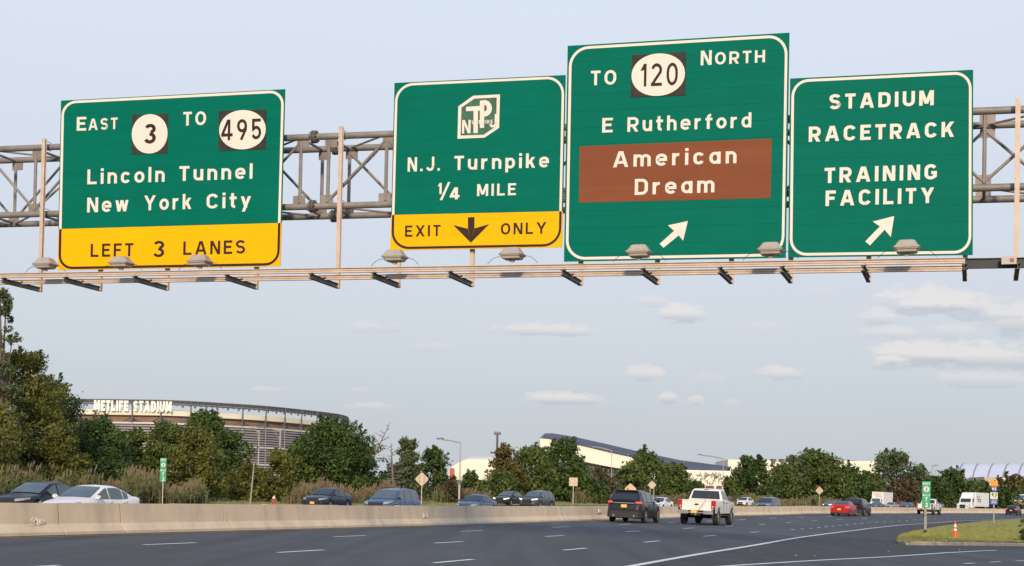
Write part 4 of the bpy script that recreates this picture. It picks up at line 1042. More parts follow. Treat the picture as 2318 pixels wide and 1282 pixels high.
far = [
 ('sedan', 'black sedan with open window at left edge, half hidden by the white sedan', SEDF, P_black, 92, (62, 1088.5), m_glassl, 0),
 ('sedan', 'white sedan behind the barrier at far left', SEDF, P_white, 205, (57, 1096.8), m_glassl, 0),
 ('sedan', 'navy sedan with yellow front plate below the big dark tree', SEDF, P_navy, 741, (100, 1102.5), m_glass, 0),
 ('family_car', 'blue family car with roof rails right of the navy sedan', VAN, P_blue, 888, (88, 1106.5), m_glassl, 0),
 ('sedan', 'steel blue sedan with only its upper half above the barrier', SEDF, P_steel, 1078, (108, 1118), m_glass, 0),
 ('sedan', 'black sedan with bright headlights partly behind the graphite sport utility', SEDF, P_black, 1152, (150, 1113), m_glassl, 1),
 ('sport_utility', 'graphite sport utility with bright headlights right of the black sedan', SUV, P_grey, 1215, (142, 1109.5), m_glassl, 1),
 ('sedan', 'white sedan between the dark sport utility and the white pickup', SEDF, P_white, 1494, (166, 1127), m_glass, 0),
 ('hatchback', 'small white hatchback right of the white pickup', HAT, P_white, 1686, (250, 1122.5), m_glass, 0),
 ('sport_utility', 'slate blue sport utility next to the small white hatchback', SUV, P_slate, 1738, (172, 1125), m_glass, 0),
 ('sedan', 'slate grey sedan left of the red sedan, behind the barrier', SEDF, P_slate, 1880, (272, 1130), m_glassl, 1),
 ('sedan', 'dark green grey sedan peeking out right of the black pickup', SEDF, P_dgrey, 1957, (268, 1137), m_glassl, 0),
 ('sedan', 'blue grey sedan in front of the white box truck', SEDF, P_steel, 1984, (292, 1134), m_glassl, 0),
 ('sedan', 'silver sedan right of the white box truck', SEDF, P_silver, 2018, (300, 1136.5), m_glass, 0),
 ('hatchback', 'small red hatchback in the far queue behind the silver sedan', HAT, P_red, 2034, (322, 1134.5), m_glass, 0),
 ('sedan', 'pale blue sedan between the red hatchback and the green mile marker', SEDF, P_blue, 2054, (318, 1136), m_glassl, 0),
 ('sport_utility', 'dark grey sport utility just right of the green mile marker', SUV, P_dgrey, 2119, (268, 1137), m_glassl, 0)]
for nm, lab, S_, pm, px, py, gl, lit in far:
    c = make_car(nm, lab, S_, pm, gl, FARG, bool(lit), plate='front' if px in (741,) else 'rear', mirrors=(m_trim if px in (741, 888) else None))
    seat_on_road(c, by_size(px, py[0], py[1], S_['H']), away=False)
    if px == 888:
        for sg in (-1, 1):
            mb = MB(); mb.path([(.3, sg*.62, 1.66), (.1, sg*.63, 1.73), (-1.5, sg*.64, 1.74), (-1.7, sg*.63, 1.67)], .022, 6); mb.build('roof_rail', m_trim, c)
    if px == 92:                       # driver with an arm on the sill
        pass
# the two big vehicles of the near carriageway and the four beyond
def near_car(nm, lab, S_, pm, px, base, **k):
    c = make_car(nm, lab, S_, pm, cat=k.pop('cat', 'car'), **k)
    p = hit(px, base); f = Vector((math.cos(heading(p.x, p.y)), math.sin(heading(p.x, p.y)), 0))
    p = p+f*S_['L']/2; print('near', nm, p.y, uinv(p.x, p.y)[1]); seat_on_road(c, p); return c
near_suv = near_car('sport_utility', 'dark grey sport utility with lit tail lights driving away left of the white pickup', dict(SUV, H=1.70), paint('charcoal car paint', (.016, .018, .020), .3), 1411, 1183, tail=m_redon)
for y in (-.55, .55): MB().tube((-2.50, y, .36), (-2.38, y, .36), .05, 10).build('exhaust_tip', m_chrome, near_suv)
MB().box((-2.49, 0, 1.02), (.03, 1.1, .035)).build('chrome_strip', m_chrome, near_suv)
MB().box((-2.02, 0, 1.685), (.32, 1.25, .03)).build('roof_spoiler', P_dgrey, near_suv)
MB().beam((-1.7, 0, 1.70), (-1.85, 0, 1.80), .03, .05).build('roof_fin', P_dgrey, near_suv)
red = near_car('sedan', 'red sedan driving away in the middle lanes', dict(SED, L=4.45, H=1.36), P_red, 1899, 1171, tail=m_redon)
dark = near_car('sport_utility', 'black sport utility ahead of the red sedan', dict(SUV, L=4.5), P_black, 1931, 1167, tail=m_red)
blk = near_car('hatchback', 'black hatchback with bright tail lights near the right edge', HAT, P_black, 2288, 1168, tail=m_redon)
# ---- pickup
def make_pickup(label, pm, big=True, strap=True):
    root = empty('pickup_truck', (0, 0, 0), label=label, cat='pickup truck')
    L, hw = 6.2, 1.01; zb = .62; belt = 1.36; H = 1.98; r = .42; xf, xr = 2.05, -1.95
    def arch(x):
        z = zb
        for xw in (xf, xr):
            q = (r+.10)**2-(x-xw)**2
            if q > 0: z = max(z, r+.05+math.sqrt(q))
        return z
    def side_body(nm, x0, x1, top, m=pm, w=hw):
        xs = sorted(set([x0, x1]+[round(v, 3) for v in list(np.linspace(x0, x1, 14))+[xw+s*(r+.10)*c for xw in (xf, xr) for c in (0, .4, .7, .9, 1.) for s in (-1, 1)] if x0 < v < x1]))
        rg = []
        for x in xs:
            b = arch(x); t = top(x); k = w*(1-.05*max(0, (x-2.6)/.5))
            pr = [(k*.97, b), (k, b+.03), (k, lerp(b, t, .6)), (k*.985, t-.06), (k*.96, t), (k*.90, t)]
            rg.append(pr)
        mb = MB()
        for sg in (-1, 1): mb.grid([[(x, sg*y, z) for y, z in pr] for x, pr in zip(xs, rg)])
        return mb, xs
    # cab with bonnet
    mb, xs = side_body('cab', -.62, 3.05, lambda x: belt if x < 1.25 else belt-.04-.06*(x-1.25)/1.8)
    tp = lambda x: belt if x < 1.25 else belt-.04-.06*(x-1.25)/1.8
    mb.grid([[(x, y*hw*.90, tp(x)+.03*(1-y*y)) for y in (-1, -.5, 0, .5, 1)] for x in xs])
    mb.add([(3.05, -hw*.93, zb), (3.05, hw*.93, zb), (3.05, hw*.90, 1.26), (3.05, -hw*.90, 1.26)], [(0, 1, 2, 3)])
    mb.add([(-.62, -hw, zb), (-.62, hw, zb), (-.62, hw*.96, belt), (-.62, -hw*.96, belt)], [(0, 1, 2, 3)])
    g = []
    for x, z in ((-.62, 1.38), (-.60, 1.5), (-.50, 1.90), (-.2, 1.97), (.5, 1.98), (.78, 1.90), (1.1, 1.66), (1.42, 1.37)):
        w1 = lerp(.93, .76, (z-1.36)/.62)*hw; e = .06
        pr = [(.945*hw, 1.32), (lerp(.945*hw, w1, .5), lerp(1.34, z, .5)), (w1, z-e*min(1, (z-1.36)*4)), (w1-.06, z), (0, z+.02)]
        g.append([(x, y, zz) for y, zz in pr]+[(x, -y, zz) for y, zz in pr[-2::-1]])
    mb.grid(g); mb.add(g[0], [tuple(range(len(g[0])))])
    mb.build('cab', pm, root, smooth=True)
    # bed: two walls, floor, front board
    mb, xs = side_body('bed', -3.08, -.66, lambda x: 1.33)
    for sg in (-1, 1):
        mb.box((-1.87, sg*(hw*.865), 1.08), (2.42, .05, .50)); mb.box((-1.87, sg*hw*.91, 1.315), (2.42, .12, .03))
    mb.box((-1.87, 0, .84), (2.42, hw*1.75, .05)); mb.box((-.69, 0, 1.08), (.05, hw*1.8, .5))
    mb.build('bed', pm, root, smooth=True)
    tg = MB(); tg.box((-3.10, 0, 1.05), (.07, hw*1.56, .56)); tg.box((-3.14, 0, 1.30), (.03, hw*1.50, .05)); tg.box((-3.138, 0, .86), (.02, hw*1.45, .10))
    tg.box((-3.138, 0, 1.07), (.02, hw*1.30, .22)); tgo = tg.build('tailgate', pm, root)
    mb = MB(); mb.add([(-3.152, .13*math.cos(a), 1.09+.055*math.sin(a)) for a in np.linspace(0, 6.28, 17)[:-1]], [tuple(range(16))]); mb.build('badge', m_trim, tgo)
    for sg in (-1, 1):
        mb = MB(); mb.box((-3.04, sg*hw*.895, 1.10), (.22, .21, .44)); tl = mb.build('taillight', m_red, root)
        MB().box((-3.155, sg*hw*.87, .98), (.012, .08, .12)).build('reverse_lamp', m_head, tl)
    mb = MB(); mb.box((-3.24, 0, .66), (.22, hw*1.2, .06))
    for sg in (-1, 1): mb.box((-3.22, sg*.68, .68), (.24, .52, .20))
    mb.build('rear_bumper', m_chrome, root)
    MB().box((-3.27, 0, .56), (.12, .5, .1)).build('hitch', m_trim, root)
    MB().box((-3.35, .02 if not strap else .10, .70), (.02, .31, .16)).build('licence_plate', m_plate, root)
    MB().quad((-.655, -.80*hw, 1.42), (-.655, .80*hw, 1.42), (-.535, .70*hw, 1.86), (-.535, -.70*hw, 1.86)).build('rear_window', m_glass, root)
    MB().box((-.50, 0, 1.935), (.05, .26, .04)).build('brake_light', m_red, root)
    MB().quad((1.43, -.84*hw, 1.41), (1.43, .84*hw, 1.41), (.83, .70*hw, 1.90), (.83, -.70*hw, 1.90)).build('windscreen', m_glass, root)
    for sg in (-1, 1):
        for a0, a1, zt0, zt1 in ((-.48, .22, 1.86, 1.88), (.32, 1.18, 1.88, 1.56)):
            yy = lambda z: sg*(lerp(.945, .76, (z-1.34)/.62)*hw+.012)
            MB().quad((a0, yy(1.42), 1.42), (a1, yy(1.42), 1.42), (lerp(a0, a1, .9), yy(zt1), zt1), (a0+.04, yy(zt0), zt0)).build('side_window', m_glass, root)
        for hx in (-.35, .55): MB().box((hx, sg*(hw+.012), 1.22), (.2, .03, .04)).build('door_handle', m_trim, root)
        for dx in (-.64, .27, 1.30): MB().box((dx, sg*(hw+.002), 1.0), (.014, .012, .62)).build('door_gap', m_trim, root)
        mb = MB(); mb.beam((1.12, sg*hw*.93, 1.42), (1.12, sg*(hw+.22), 1.44), .04, .05); mb.box((1.11, sg*(hw+.30), 1.52), (.10, .20, .32)); mb.build('mirror', m_trim, root)
        MB().box((0.3, sg*(hw-.06), .53), (1.9, .14, .06)).build('running_board', m_trim, root)
        for xw in (xf, xr):
            a_ = MB(); 
            a_.grid([[(xw+(r+q)*math.cos(t), sg*(hw+.02), r+.05+(r+q)*math.sin(t)) for q in (.09, .15)] for t in np.linspace(0, math.pi, 13)])
            a_.build('arch_trim', pm, root)
        MB().box((3.07, sg*.78, 1.10), (.03, .30, .22)).build('headlight', m_head, root)
        MB().box((-2.35, sg*(hw-.2), .55), (.03, .3, .35)).build('mud_flap', m_trim, root)
    MB().box((3.08, 0, 1.02), (.04, 1.1, .40)).build('grille', m_trim, root); MB().box((3.16, 0, .62), (.2, 1.9, .24)).build('front_bumper', m_chrome, root)
    fr = MB()
    for sg in (-1, 1): fr.box((0, sg*.42, .56), (5.8, .09, .16))
    fr.tube((xr, -.8, r), (xr, .8, r), .07, 8); fr.tube((xr-.0, 0, r), (xr+.01, 0, r+.01), .19, 10); fr.tube((xf, -.8, r), (xf, .8, r), .06, 8); fr.tube((-1, .1, .5), (1.5, .1, .5), .05, 6)
    fr.box((-.2, 0, .6), (5.0, 1.5, .05)); fr.build('chassis', m_under, root)
    ty, rm = wheel_mesh(r, .29)
    for xw in (xf, xr):
        for sg in (-1, 1):
            w = child('wheel', ty, root, (xw, sg*(hw-.13), r), (0, 0, 0 if sg < 0 else math.pi)); child('rim', rm, w)
    if strap:
        MB().beam((-3.17, -.50, 1.36), (-3.42, .02, .50), .05, .02).build('strap', mat('tan strap', (.45, .32, .12), .8), root)
    return root
truck = make_pickup('white crew cab pickup with a tan strap hanging over its tailgate', P_tan)
p = hit(1576, 1188); f = Vector((math.cos(heading(p.x, p.y)), math.sin(heading(p.x, p.y)), 0)); p = p+f*3.0; print('pickup', p, uinv(p.x, p.y)); seat_on_road(truck, p)
truck2 = make_pickup('distant white pickup partly hidden behind the green mile marker', P_tan, strap=False)
p = on_line(2094, 3.2); print('truck2', p); f = Vector((math.cos(heading(p.x, p.y)), math.sin(heading(p.x, p.y)), 0)); seat_on_road(truck2, p+f*3)
# ---- box truck and semi in the far lanes
def truck_wheels(root, spots, r=.5, hw=1.15):
    ty, rm = wheel_mesh(r, .28)
    for x in spots:
        for sg in (-1, 1):
            w = child('wheel', ty, root, (x, sg*(hw-.14), r), (0, 0, 0 if sg < 0 else math.pi)); child('rim', rm, w)
P_truck = paint('white truck paint', (.80, .78, .73), 0)
bt = empty('box_truck', (0, 0, 0), label='white box truck with faded print on its front, behind the far queue', cat='truck')
mb = MB(); mb.box((-1.2, 0, 2.15), (5.6, 2.4, 2.5)); mb.box((1.62, 0, 3.36), (.06, 2.44, .07)); mb.build('cargo_box', P_truck, bt)
mb = MB(); mb.prism([(1.62, -1.0, .55), (3.3, -1.0, .55), (3.3, -1.0, 1.15), (2.75, -1.0, 1.35), (2.35, -1.0, 2.1), (1.62, -1.0, 2.15)], (0, 2.0, 0)); mb.build('cab', P_truck, bt)
MB().quad((2.76, -.88, 1.39), (2.76, .88, 1.39), (2.39, .82, 2.05), (2.39, -.82, 2.05)).build('windscreen', m_glassl, bt)
for sg in (-1, 1):
    MB().box((3.31, sg*.78, .85), (.04, .3, .2)).build('headlight', m_head, bt); MB().box((2.05, sg*1.008, 1.7), (.6, .02, .5)).build('side_window', m_glass, bt)
MB().box((3.31, 0, .82), (.04, 1.1, .35)).build('grille', m_trim, bt)
m_pink = mat('faded pink print', (.62, .38, .32), .7); m_greenp = mat('faded green print', (.25, .38, .24), .7)
for k, (y, z, w, h_, m) in enumerate(((.1, 3.0, 1.7, .16, m_pink), (-.1, 2.75, 1.4, .12, m_pink), (.2, 2.52, 1.5, .14, m_pink), (.15, 2.3, 1.3, .10, m_greenp))): MB().box((1.61, y, z), (.03, w, h_)).build('print_stripe', m, bt)
truck_wheels(bt, (2.35, -2.6), .42); MB().box((-.5, 0, .7), (6.5, .9, .3)).build('chassis', m_under, bt)
seat_on_road(bt, by_size(1992, 300, 1113, 3.4), away=False)
sm = empty('semi_truck', (0, 0, 0), label='white semi truck with sleeper cab and trailer in the far lanes at right', cat='truck')
mb = MB(); mb.prism([(3.0, -1.1, .6), (5.0, -1.1, .6), (5.05, -1.1, 1.55), (3.55, -1.1, 1.95), (3.0, -1.1, 1.98)], (0, 2.2, 0)); mb.prism([(.9, -1.22, .9), (3.05, -1.2, .9), (3.05, -1.2, 1.98), (2.75, -1.15, 2.75), (.9, -1.2, 2.8)], (0, 2.4, 0))
mb.prism([(.9, -1.18, 2.8), (2.7, -1.1, 2.76), (2.3, -1.05, 3.3), (1.4, -1.15, 3.85), (.9, -1.18, 3.9)], (0, 2.3, 0)); mb.build('cab', P_truck, sm, smooth=False)
MB().quad((3.07, -1.0, 2.02), (3.07, 1.0, 2.02), (2.82, .98, 2.7), (2.82, -.98, 2.7)).build('windscreen', m_glass, sm)
for sg in (-1, 1):
    MB().box((2.25, sg*1.21, 2.3), (.7, .05, .55)).build('side_window', m_glass, sm); MB().box((4.98, sg*.88, 1.2), (.12, .35, .28)).build('headlight', m_head, sm)
    MB().box((2.75, sg*1.42, 2.35), (.12, .14, .6)).build('mirror', m_trim, sm)
MB().box((5.05, 0, 1.15), (.06, 1.1, .75)).build('grille', m_trim, sm); MB().box((5.12, 0, .55), (.2, 2.3, .35)).build('bumper', m_chrome, sm)
mb = MB(); mb.box((-4.0, 0, 2.55), (9.2, 2.5, 2.75)); 
for k in range(19): mb.box((-8.5+k*.5, -1.253, 2.55), (.03, .014, 2.6)); mb.box((-8.5+k*.5, 1.253, 2.55), (.03, .014, 2.6))
mb.build('trailer', P_truck, sm)
m_green2 = mat('green print', (.05, .22, .08), .6)
for (x, z, w, h_, m) in ((-.6, 3.1, .3, .35, m_trim), (-2.0, 3.1, .3, .35, m_trim), (-1.0, 2.6, .5, .3, m_trim), (-1.7, 2.55, .5, .35, m_trim), (-2.6, 2.3, .5, .7, m_green2), (-1.3, 2.15, .9, .15, m_trim)):
    for sg in (-1, 1): MB().box((x, sg*1.265, z), (w, .02, h_)).build('print_mark', m, sm)
truck_wheels(sm, (4.1, 1.7, .4, -6.4, -7.7), .5, 1.22); MB().box((-1.8, 0, .95), (12.6, .9, .3)).build('chassis', m_under, sm)
seat_on_road(sm, by_size(2196, 290, 1111, 3.95), away=False)
# driver of the black sedan, elbow on the sill
# ------------------------------------------------------------------ far buildings
def height_at(px, py, Y): return at(px, py, Y).z
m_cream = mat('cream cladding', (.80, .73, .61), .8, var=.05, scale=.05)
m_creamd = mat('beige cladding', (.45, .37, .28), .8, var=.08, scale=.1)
m_pinkb = mat('tan brick base', (.22, .14, .10), .85, var=.12, scale=.3)
m_louv = mat('aluminium louvre', (.25, .225, .235), .6, .1, var=.08, scale=.2)
m_louvd = mat('dark recess', (.10, .085, .09), .8, var=.1)
m_sst = mat('stadium frame steel', (.10, .10, .11), .6, .2, var=.15)
m_navyroof = mat('dark blue standing roof', (.055, .06, .085), .6, .1, var=.15, scale=.05)
m_dome = mat('white membrane roof', (.62, .63, .68), .6, var=.05, scale=.05)
# plan curve of the stadium: photograph column -> depth
SP = [(-420, 868), (-200, 800), (0, 762), (150, 742), (300, 736), (400, 737), (500, 750), (600, 768), (700, 800), (750, 822), (775, 845), (779, 880), (772, 930), (740, 990)]
pl = [Vector((ray(x, 1120).x*Y, Y, 0)) for x, Y in SP]
def cr(P, sub=6):
    o = []
    for i in range(len(P)-1):
        p0, p1, p2, p3 = P[max(0, i-1)], P[i], P[i+1], P[min(len(P)-1, i+2)]
        for k in range(sub):
            t = k/sub; o.append(.5*((2*p1)+(-p0+p2)*t+(2*p0-5*p1+4*p2-p3)*t*t+(-p0+3*p1-3*p2+p3)*t**3))
    return o+[P[-1]]
plan = cr(pl)
pn = []
for i, p in enumerate(plan):
    a, b = plan[max(0, i-1)], plan[min(len(plan)-1, i+1)]; d = (b-a).normalized(); pn.append(Vector((d.y, -d.x, 0)))
def sweep(o0, z0, o1, z1, i0=0, i1=None, closed_th=0):
    i1 = len(plan)-1 if i1 is None else i1
    if not closed_th: return MB().grid([[plan[i]+pn[i]*o0+UP*z0, plan[i]+pn[i]*o1+UP*z1] for i in range(i0, i1+1)])
    t = closed_th
    return MB().grid([[plan[i]+pn[i]*o0+UP*z0, plan[i]+pn[i]*o1+UP*z1, plan[i]+pn[i]*(o1-t)+UP*z1, plan[i]+pn[i]*(o0-t)+UP*z0, plan[i]+pn[i]*o0+UP*z0] for i in range(i0, i1+1)])
ZT = height_at(400, 907, 737)
st = empty('stadium', plan[30], label='large oval stadium with silver louvred wall and white name letters behind the trees', cat='stadium')
zl = ZT-11.5
print('stadium top', ZT)
sweep(0, 0, 0, zl, closed_th=2).build('wall', m_louvd, st, world=True)
nl = 27
for k in range(nl):
    z = 3+(zl-3.6)*k/(nl-1); bright = k in (nl-1, nl-9, nl-16, nl-20); m_lb = mat('pale louvre', (.50, .46, .43), .6, var=.05)
    o = 1.1
    sweep(o, z, o-.15, z+(.75 if not bright else .9), closed_th=.5).build('louvre', m_lb if bright else m_louv, st, world=True)
sweep(-2.0, zl, -2.0, ZT-7.7, closed_th=1.).build('brick_band', m_pinkb, st, world=True)
sweep(.2, ZT-7.7, .8, ZT-5.2, closed_th=1.5).build('cream_band', m_cream, st, world=True)
sweep(1.2, ZT-1.5, 1.6, ZT-.2, closed_th=3).build('top_ring', m_sst, st, world=True)
sweep(1.8, ZT-2.6, 1.8, ZT-1.9, closed_th=.6).build('lower_ring', m_sst, st, world=True)
sweep(1.4, ZT-.15, -1.8, ZT+.25, closed_th=.2).build('roof_edge', m_louv, st, world=True)
sweep(-14, ZT-7, -24, ZT-3.6).build('upper_seating', mat('far seating', (.20, .24, .33), .8, var=.3, scale=.4), st, world=True)
acc = 0.; last = plan[0]; cols = []
dist = [0.]
for a, b in zip(plan[:-1], plan[1:]): dist.append(dist[-1]+(b-a).length)
def atd(s, o, z):
    X = float(np.interp(s, dist, [p.x for p in plan])); Y = float(np.interp(s, dist, [p.y for p in plan])); i = int(np.searchsorted(dist, s)); i = min(i, len(pn)-1)
    return Vector((X, Y, 0))+pn[i]*o+UP*z
s = 4.
while s < dist[-1]-4:
    mb = MB(); mb.beam(atd(s, .9, zl), atd(s, 1.6, ZT-.4), .55, .7, up=Vector((0, 1, 0))); mb.build('column', m_sst, st, world=True)
    MB().tube(atd(s, 1.3, ZT-8.8), atd(s+5.2, .2, zl+.2), .28, 5).build('strut', m_sst, st, world=True)
    MB().tube(atd(s, 1.3, ZT-8.8), atd(s-5.2, .2, zl+.2), .28, 5).build('strut', m_sst, st, world=True)
    MB().beam(atd(s, 1.45, 4), atd(s, 1.45, zl), .35, .3, up=Vector((0, 1, 0))).build('fin', m_louv, st, world=True)
    s += 14.2
mb = MB(); s = 2.
while s < dist[-1]-3:
    mb.tube(atd(s, 1.7, ZT-2.9), atd(s+1.5, 1.3, ZT-.8), .22, 4); mb.tube(atd(s+1.5, 1.3, ZT-.8), atd(s+3, 1.7, ZT-2.9), .22, 4)
    if int(s/3) % 2 == 0: mb.box(atd(s, 1.2, ZT-3.2), (.9, .9, .8))
    s += 3.
mb.build('ring_lattice', m_sst, st, world=True, kind='stuff')
# lower outer wall swelling at the right end
ow = MB(); ow.grid([[plan[i]+pn[i]*(2+6*max(0, (i-54)/24))+UP*0, plan[i]+pn[i]*(1.5+5.5*max(0, (i-54)/24))+UP*(ZT-19)] for i in range(54, len(plan))])
ow.build('end_wall', m_louv, st, world=True)
# name letters standing before the top ring
m_let = mat('white stadium letters', (.86, .80, .72), .6, var=.03)
def far_text(root, txt, a, b, cap, m, sw=.26, th=.6, name='letter'):
    d = (b-a); L = d.length; d.normalize(); nv = Vector((d.y, -d.x, 0)).normalized()
    nat = text_quads(txt, sw, 0)[1]; nl_ = sum(1 for ch in txt[:-1] if ch != ' '); g = max(.12, (L/cap-nat)/nl_); Q, wd = text_quads(txt, sw, g); kx = L/cap/wd
    for ci in sorted({q[2] for q in Q}):
        mb = MB()
        for q, li, c_ in Q:
            if c_ == ci: mb.prism([a+d*(p.x*kx*cap)+UP*(p.y*cap)+nv*(.02*li) for p in q], nv*th)
        mb.build(name, m, root, world=True)
def st_pt(px, py):
    best = min(range(len(plan)), key=lambda i: abs(plan[i].x/plan[i].y-ray(px, py).x)); Y = plan[best].y-2.6; return at(px, py, Y)
a1_, b1_ = st_pt(213, 930), st_pt(389, 933.5)
far_text(st, 'METLIFE STADIUM', a1_, b1_, 24*737/3350, m_let)
# ---- sloping dark roofed hall
def front(px, py, Y): return at(px, py, Y)
sk = empty('sloping_hall', at(1430, 1130, 900), label='long cream hall with dark sloping roof behind the trees', cat='building')
YF, YB = 880, 930
wall = [(1222, 992), (1240, 993), (1300, 1005), (1380, 1024), (1440, 1037), (1540, 1064), (1640, 1068)]
ridge = [(1233, 981.5), (1250, 981), (1300, 989), (1380, 1007), (1440, 1021), (1540, 1042), (1655, 1057)]
bottom = [(1222, 1019), (1240, 1024), (1300, 1041), (1380, 1057), (1440, 1066), (1540, 1076), (1640, 1080)]
mb = MB(); mb.grid([[front(*a, YF), front(*b, YF)] for a, b in zip(wall, bottom)])
mb.grid([[front(*b, YF), front(*b, YF)+Vector((0, 50, 0))] for b in bottom]); mb.quad(front(1222, 993, YF), front(1222, 1022, YF), front(1222, 1022, YF)+Vector((0, 50, 0)), front(1222, 993, YF)+Vector((0, 50, 0)))
mb.build('front_wall', m_cream, sk, world=True)
mb = MB(); mb.grid([[front(*a, YF)+UP*.1-Vector((0, 1, 0)), Vector((lambda q: (q.x, q.y, q.z))(front(*b, YB)))] for a, b in zip(wall, ridge)])
mb.grid([[front(*b, YB), front(*b, YB)+Vector((0, 30, -14))] for b in ridge]); mb.build('roof', m_navyroof, sk, world=True)
for k in range(7):
    t = k/6*.85+.05; i = t*6; a = int(i); f_ = i-a
    p0 = Vector(front(*wall[a], YF)).lerp(front(*wall[a+1], YF), f_); p1 = Vector(front(*ridge[a], YB)).lerp(front(*ridge[a+1], YB), f_)
    MB().beam(p0.lerp(p1, .08)+UP*.5, p0.lerp(p1, .85)+UP*.4+Vector((9, 0, -2.2)), .9, .5).build('roof_rib', mat('grey roof rib', (.16, .16, .19), .6), sk, world=True)
lat = MB()
for x in range(1300, 1440, 11):
    y0 = float(np.interp(x, [p[0] for p in bottom], [p[1] for p in bottom])); a = front(x, y0, YF+4); MB().beam(Vector((a.x, a.y, 0)), a, .9, .9, up=Vector((0, 1, 0))).build('column', m_sst, sk, world=True)
for yy in (1058, 1075): MB().beam(front(1300, yy, YF+5), front(1440, yy, YF+5), .6, .8).build('cross_beam', m_sst, sk, world=True)
MB().quad(front(1300, 1030, YF+20), front(1445, 1030, YF+20), front(1445, 1135, YF+20), front(1300, 1135, YF+20)).build('glass_wall', mat('pale facade glass', (.42, .45, .50), .3, var=.1, scale=.1), sk, world=True)
mb = MB(); a, b = front(1448, 1062, YF-3), front(1662, 1064, YF-3); mb.box(((a.x+b.x)/2, YF+20, a.z/2), (b.x-a.x, 44, a.z)); mb.build('lower_block', m_cream, sk, world=True)
m_ink2 = mat('dark wall logo', (.07, .06, .06), .8)
mb = MB()
rs_ = random.Random(4)
for k in range(17):                    # brush-like script, too far away to read
    x = 1578+k*3.6; y = 1075+rs_.uniform(-4, 4) if k % 3 else 1086+rs_.uniform(-3, 5); w_ = rs_.uniform(3, 6); a0 = rs_.uniform(0, 6.28); sp = rs_.uniform(2.2, 4.4)
    pts_ = [(x+w_*math.cos(a0+t*sp), y+w_*.9*math.sin(a0+t*sp)+t*2) for t in [j/6 for j in range(7)]]
    for p, q in zip(pts_[:-1], pts_[1:]): mb.beam(front(*p, YF-3.6-.02*k), front(*q, YF-3.6-.02*k), .3, .32, up=Vector((0, 1, 0)))
for p, q in (((1612, 1070), (1619, 1076)), ((1618, 1081), (1626, 1076))): mb.beam(front(*p, YF-4.2), front(*q, YF-4.2), .3, 1.0, up=Vector((0, 1, 0)))
mb.build('wall_logo', m_ink2, sk, world=True)
for x0, x1 in ((1598, 1616), (1622, 1634)): 
    a, b = front(x0, 1100, YF-3.4), front(x1, 1107, YF-3.4); MB().box(((a.x+b.x)/2, a.y, (a.z+b.z)/2), (b.x-a.x, .4, abs(a.z-b.z))).build('opening', m_louvd, sk, world=True)
def simple_block(root, nm, x0, x1, ytop, Y, depth, m, z0=0.):
    a, b = at(x0, ytop, Y), at(x1, ytop, Y); z = (a.z+b.z)/2
    return MB().box(((a.x+b.x)/2, Y+depth/2, (z+z0)/2), (b.x-a.x, depth, z-z0)).build(nm, m, root, world=True)
# ---- rounded cream hall left of the lamp post
rh = empty('rounded_hall', at(1070, 1130, 700), label='low rounded cream hall with a reddish end wall behind the trees', cat='building')
prof_ = [(1016, 1062), (1030, 1052), (1048, 1043), (1060, 1040.5), (1100, 1040), (1130, 1042), (1180, 1050)]
mb = MB(); mb.grid([[Vector((at(x, y, 700).x, 700, 0)), at(x, y, 700), at(x, y, 700)+Vector((0, 60, 3))] for x, y in prof_]); mb.build('hall_shell', m_cream, rh, world=True, smooth=True)
m_redw = mat('dull red wall', (.42, .12, .07), .8, var=.1)
a, b = at(1018, 1060, 697), at(1028, 1082, 697); MB().box(((a.x+b.x)/2, 697, (a.z+0)/2), (b.x-a.x, 2, a.z)).build('red_panel', m_redw, rh, world=True)
# ---- long cream mall
ml = empty('shopping_hall', at(1820, 1130, 950), label='long flat cream building with roof units behind the right hand trees', cat='building')
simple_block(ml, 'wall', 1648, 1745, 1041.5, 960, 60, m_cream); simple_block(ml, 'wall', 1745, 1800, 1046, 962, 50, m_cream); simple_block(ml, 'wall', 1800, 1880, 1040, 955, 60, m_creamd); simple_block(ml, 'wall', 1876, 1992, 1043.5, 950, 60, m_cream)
for x0, x1, y in ((1722, 1728, 1038.5), (1748, 1757, 1039), (1769, 1776, 1039), (1881, 1902, 1040.5), (1918, 1940, 1042)):
    simple_block(ml, 'roof_unit', x0, x1, y, 958, 10, m_sst, at(x0, 1046, 958).z)
# ---- arched white roof
ar = empty('arched_hall', at(2260, 1130, 1000), label='wide white arched roof hall rising behind trees at right', cat='building')
for k in range(9):
    x0, x1 = 2134+k*34, 2134+(k+1)*34-2
    g = []
    for i in range(13):
        t = i/12; yy = 1051+34*(1-math.sin(math.pi/2*t)) if k else 1051+34*(1-math.sin(math.pi/2*t))
        Yd = 980+t*55; off = (1-t)*-14
        e0 = at(x0+(18*(t) if k == 0 else 0)+off+14, yy, Yd); e1 = at(x1+off+14, yy, Yd); g.append([e0, e1])
    MB().grid(g).build('roof_panel', m_dome, ar, world=True, smooth=True)
    p = at(x1+1, 1086, 979); MB().path([r_[1]+Vector((.2, -.5, .3)) for r_ in g], .35, 4).build('roof_rib', m_louv, ar, world=True)
lb = empty('concrete_terrace', at(2270, 1135, 600), label='stepped beige building below the white arched roof', cat='building')
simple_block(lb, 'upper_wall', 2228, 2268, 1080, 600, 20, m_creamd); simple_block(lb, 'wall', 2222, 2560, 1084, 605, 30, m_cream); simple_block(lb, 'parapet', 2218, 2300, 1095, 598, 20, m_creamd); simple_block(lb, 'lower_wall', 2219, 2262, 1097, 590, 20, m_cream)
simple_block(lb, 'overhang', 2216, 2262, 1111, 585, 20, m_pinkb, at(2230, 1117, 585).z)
for x in (2200, 2208, 2214): simple_block(lb, 'pier', x, x+3, 1088, 602, 4, m_sst)
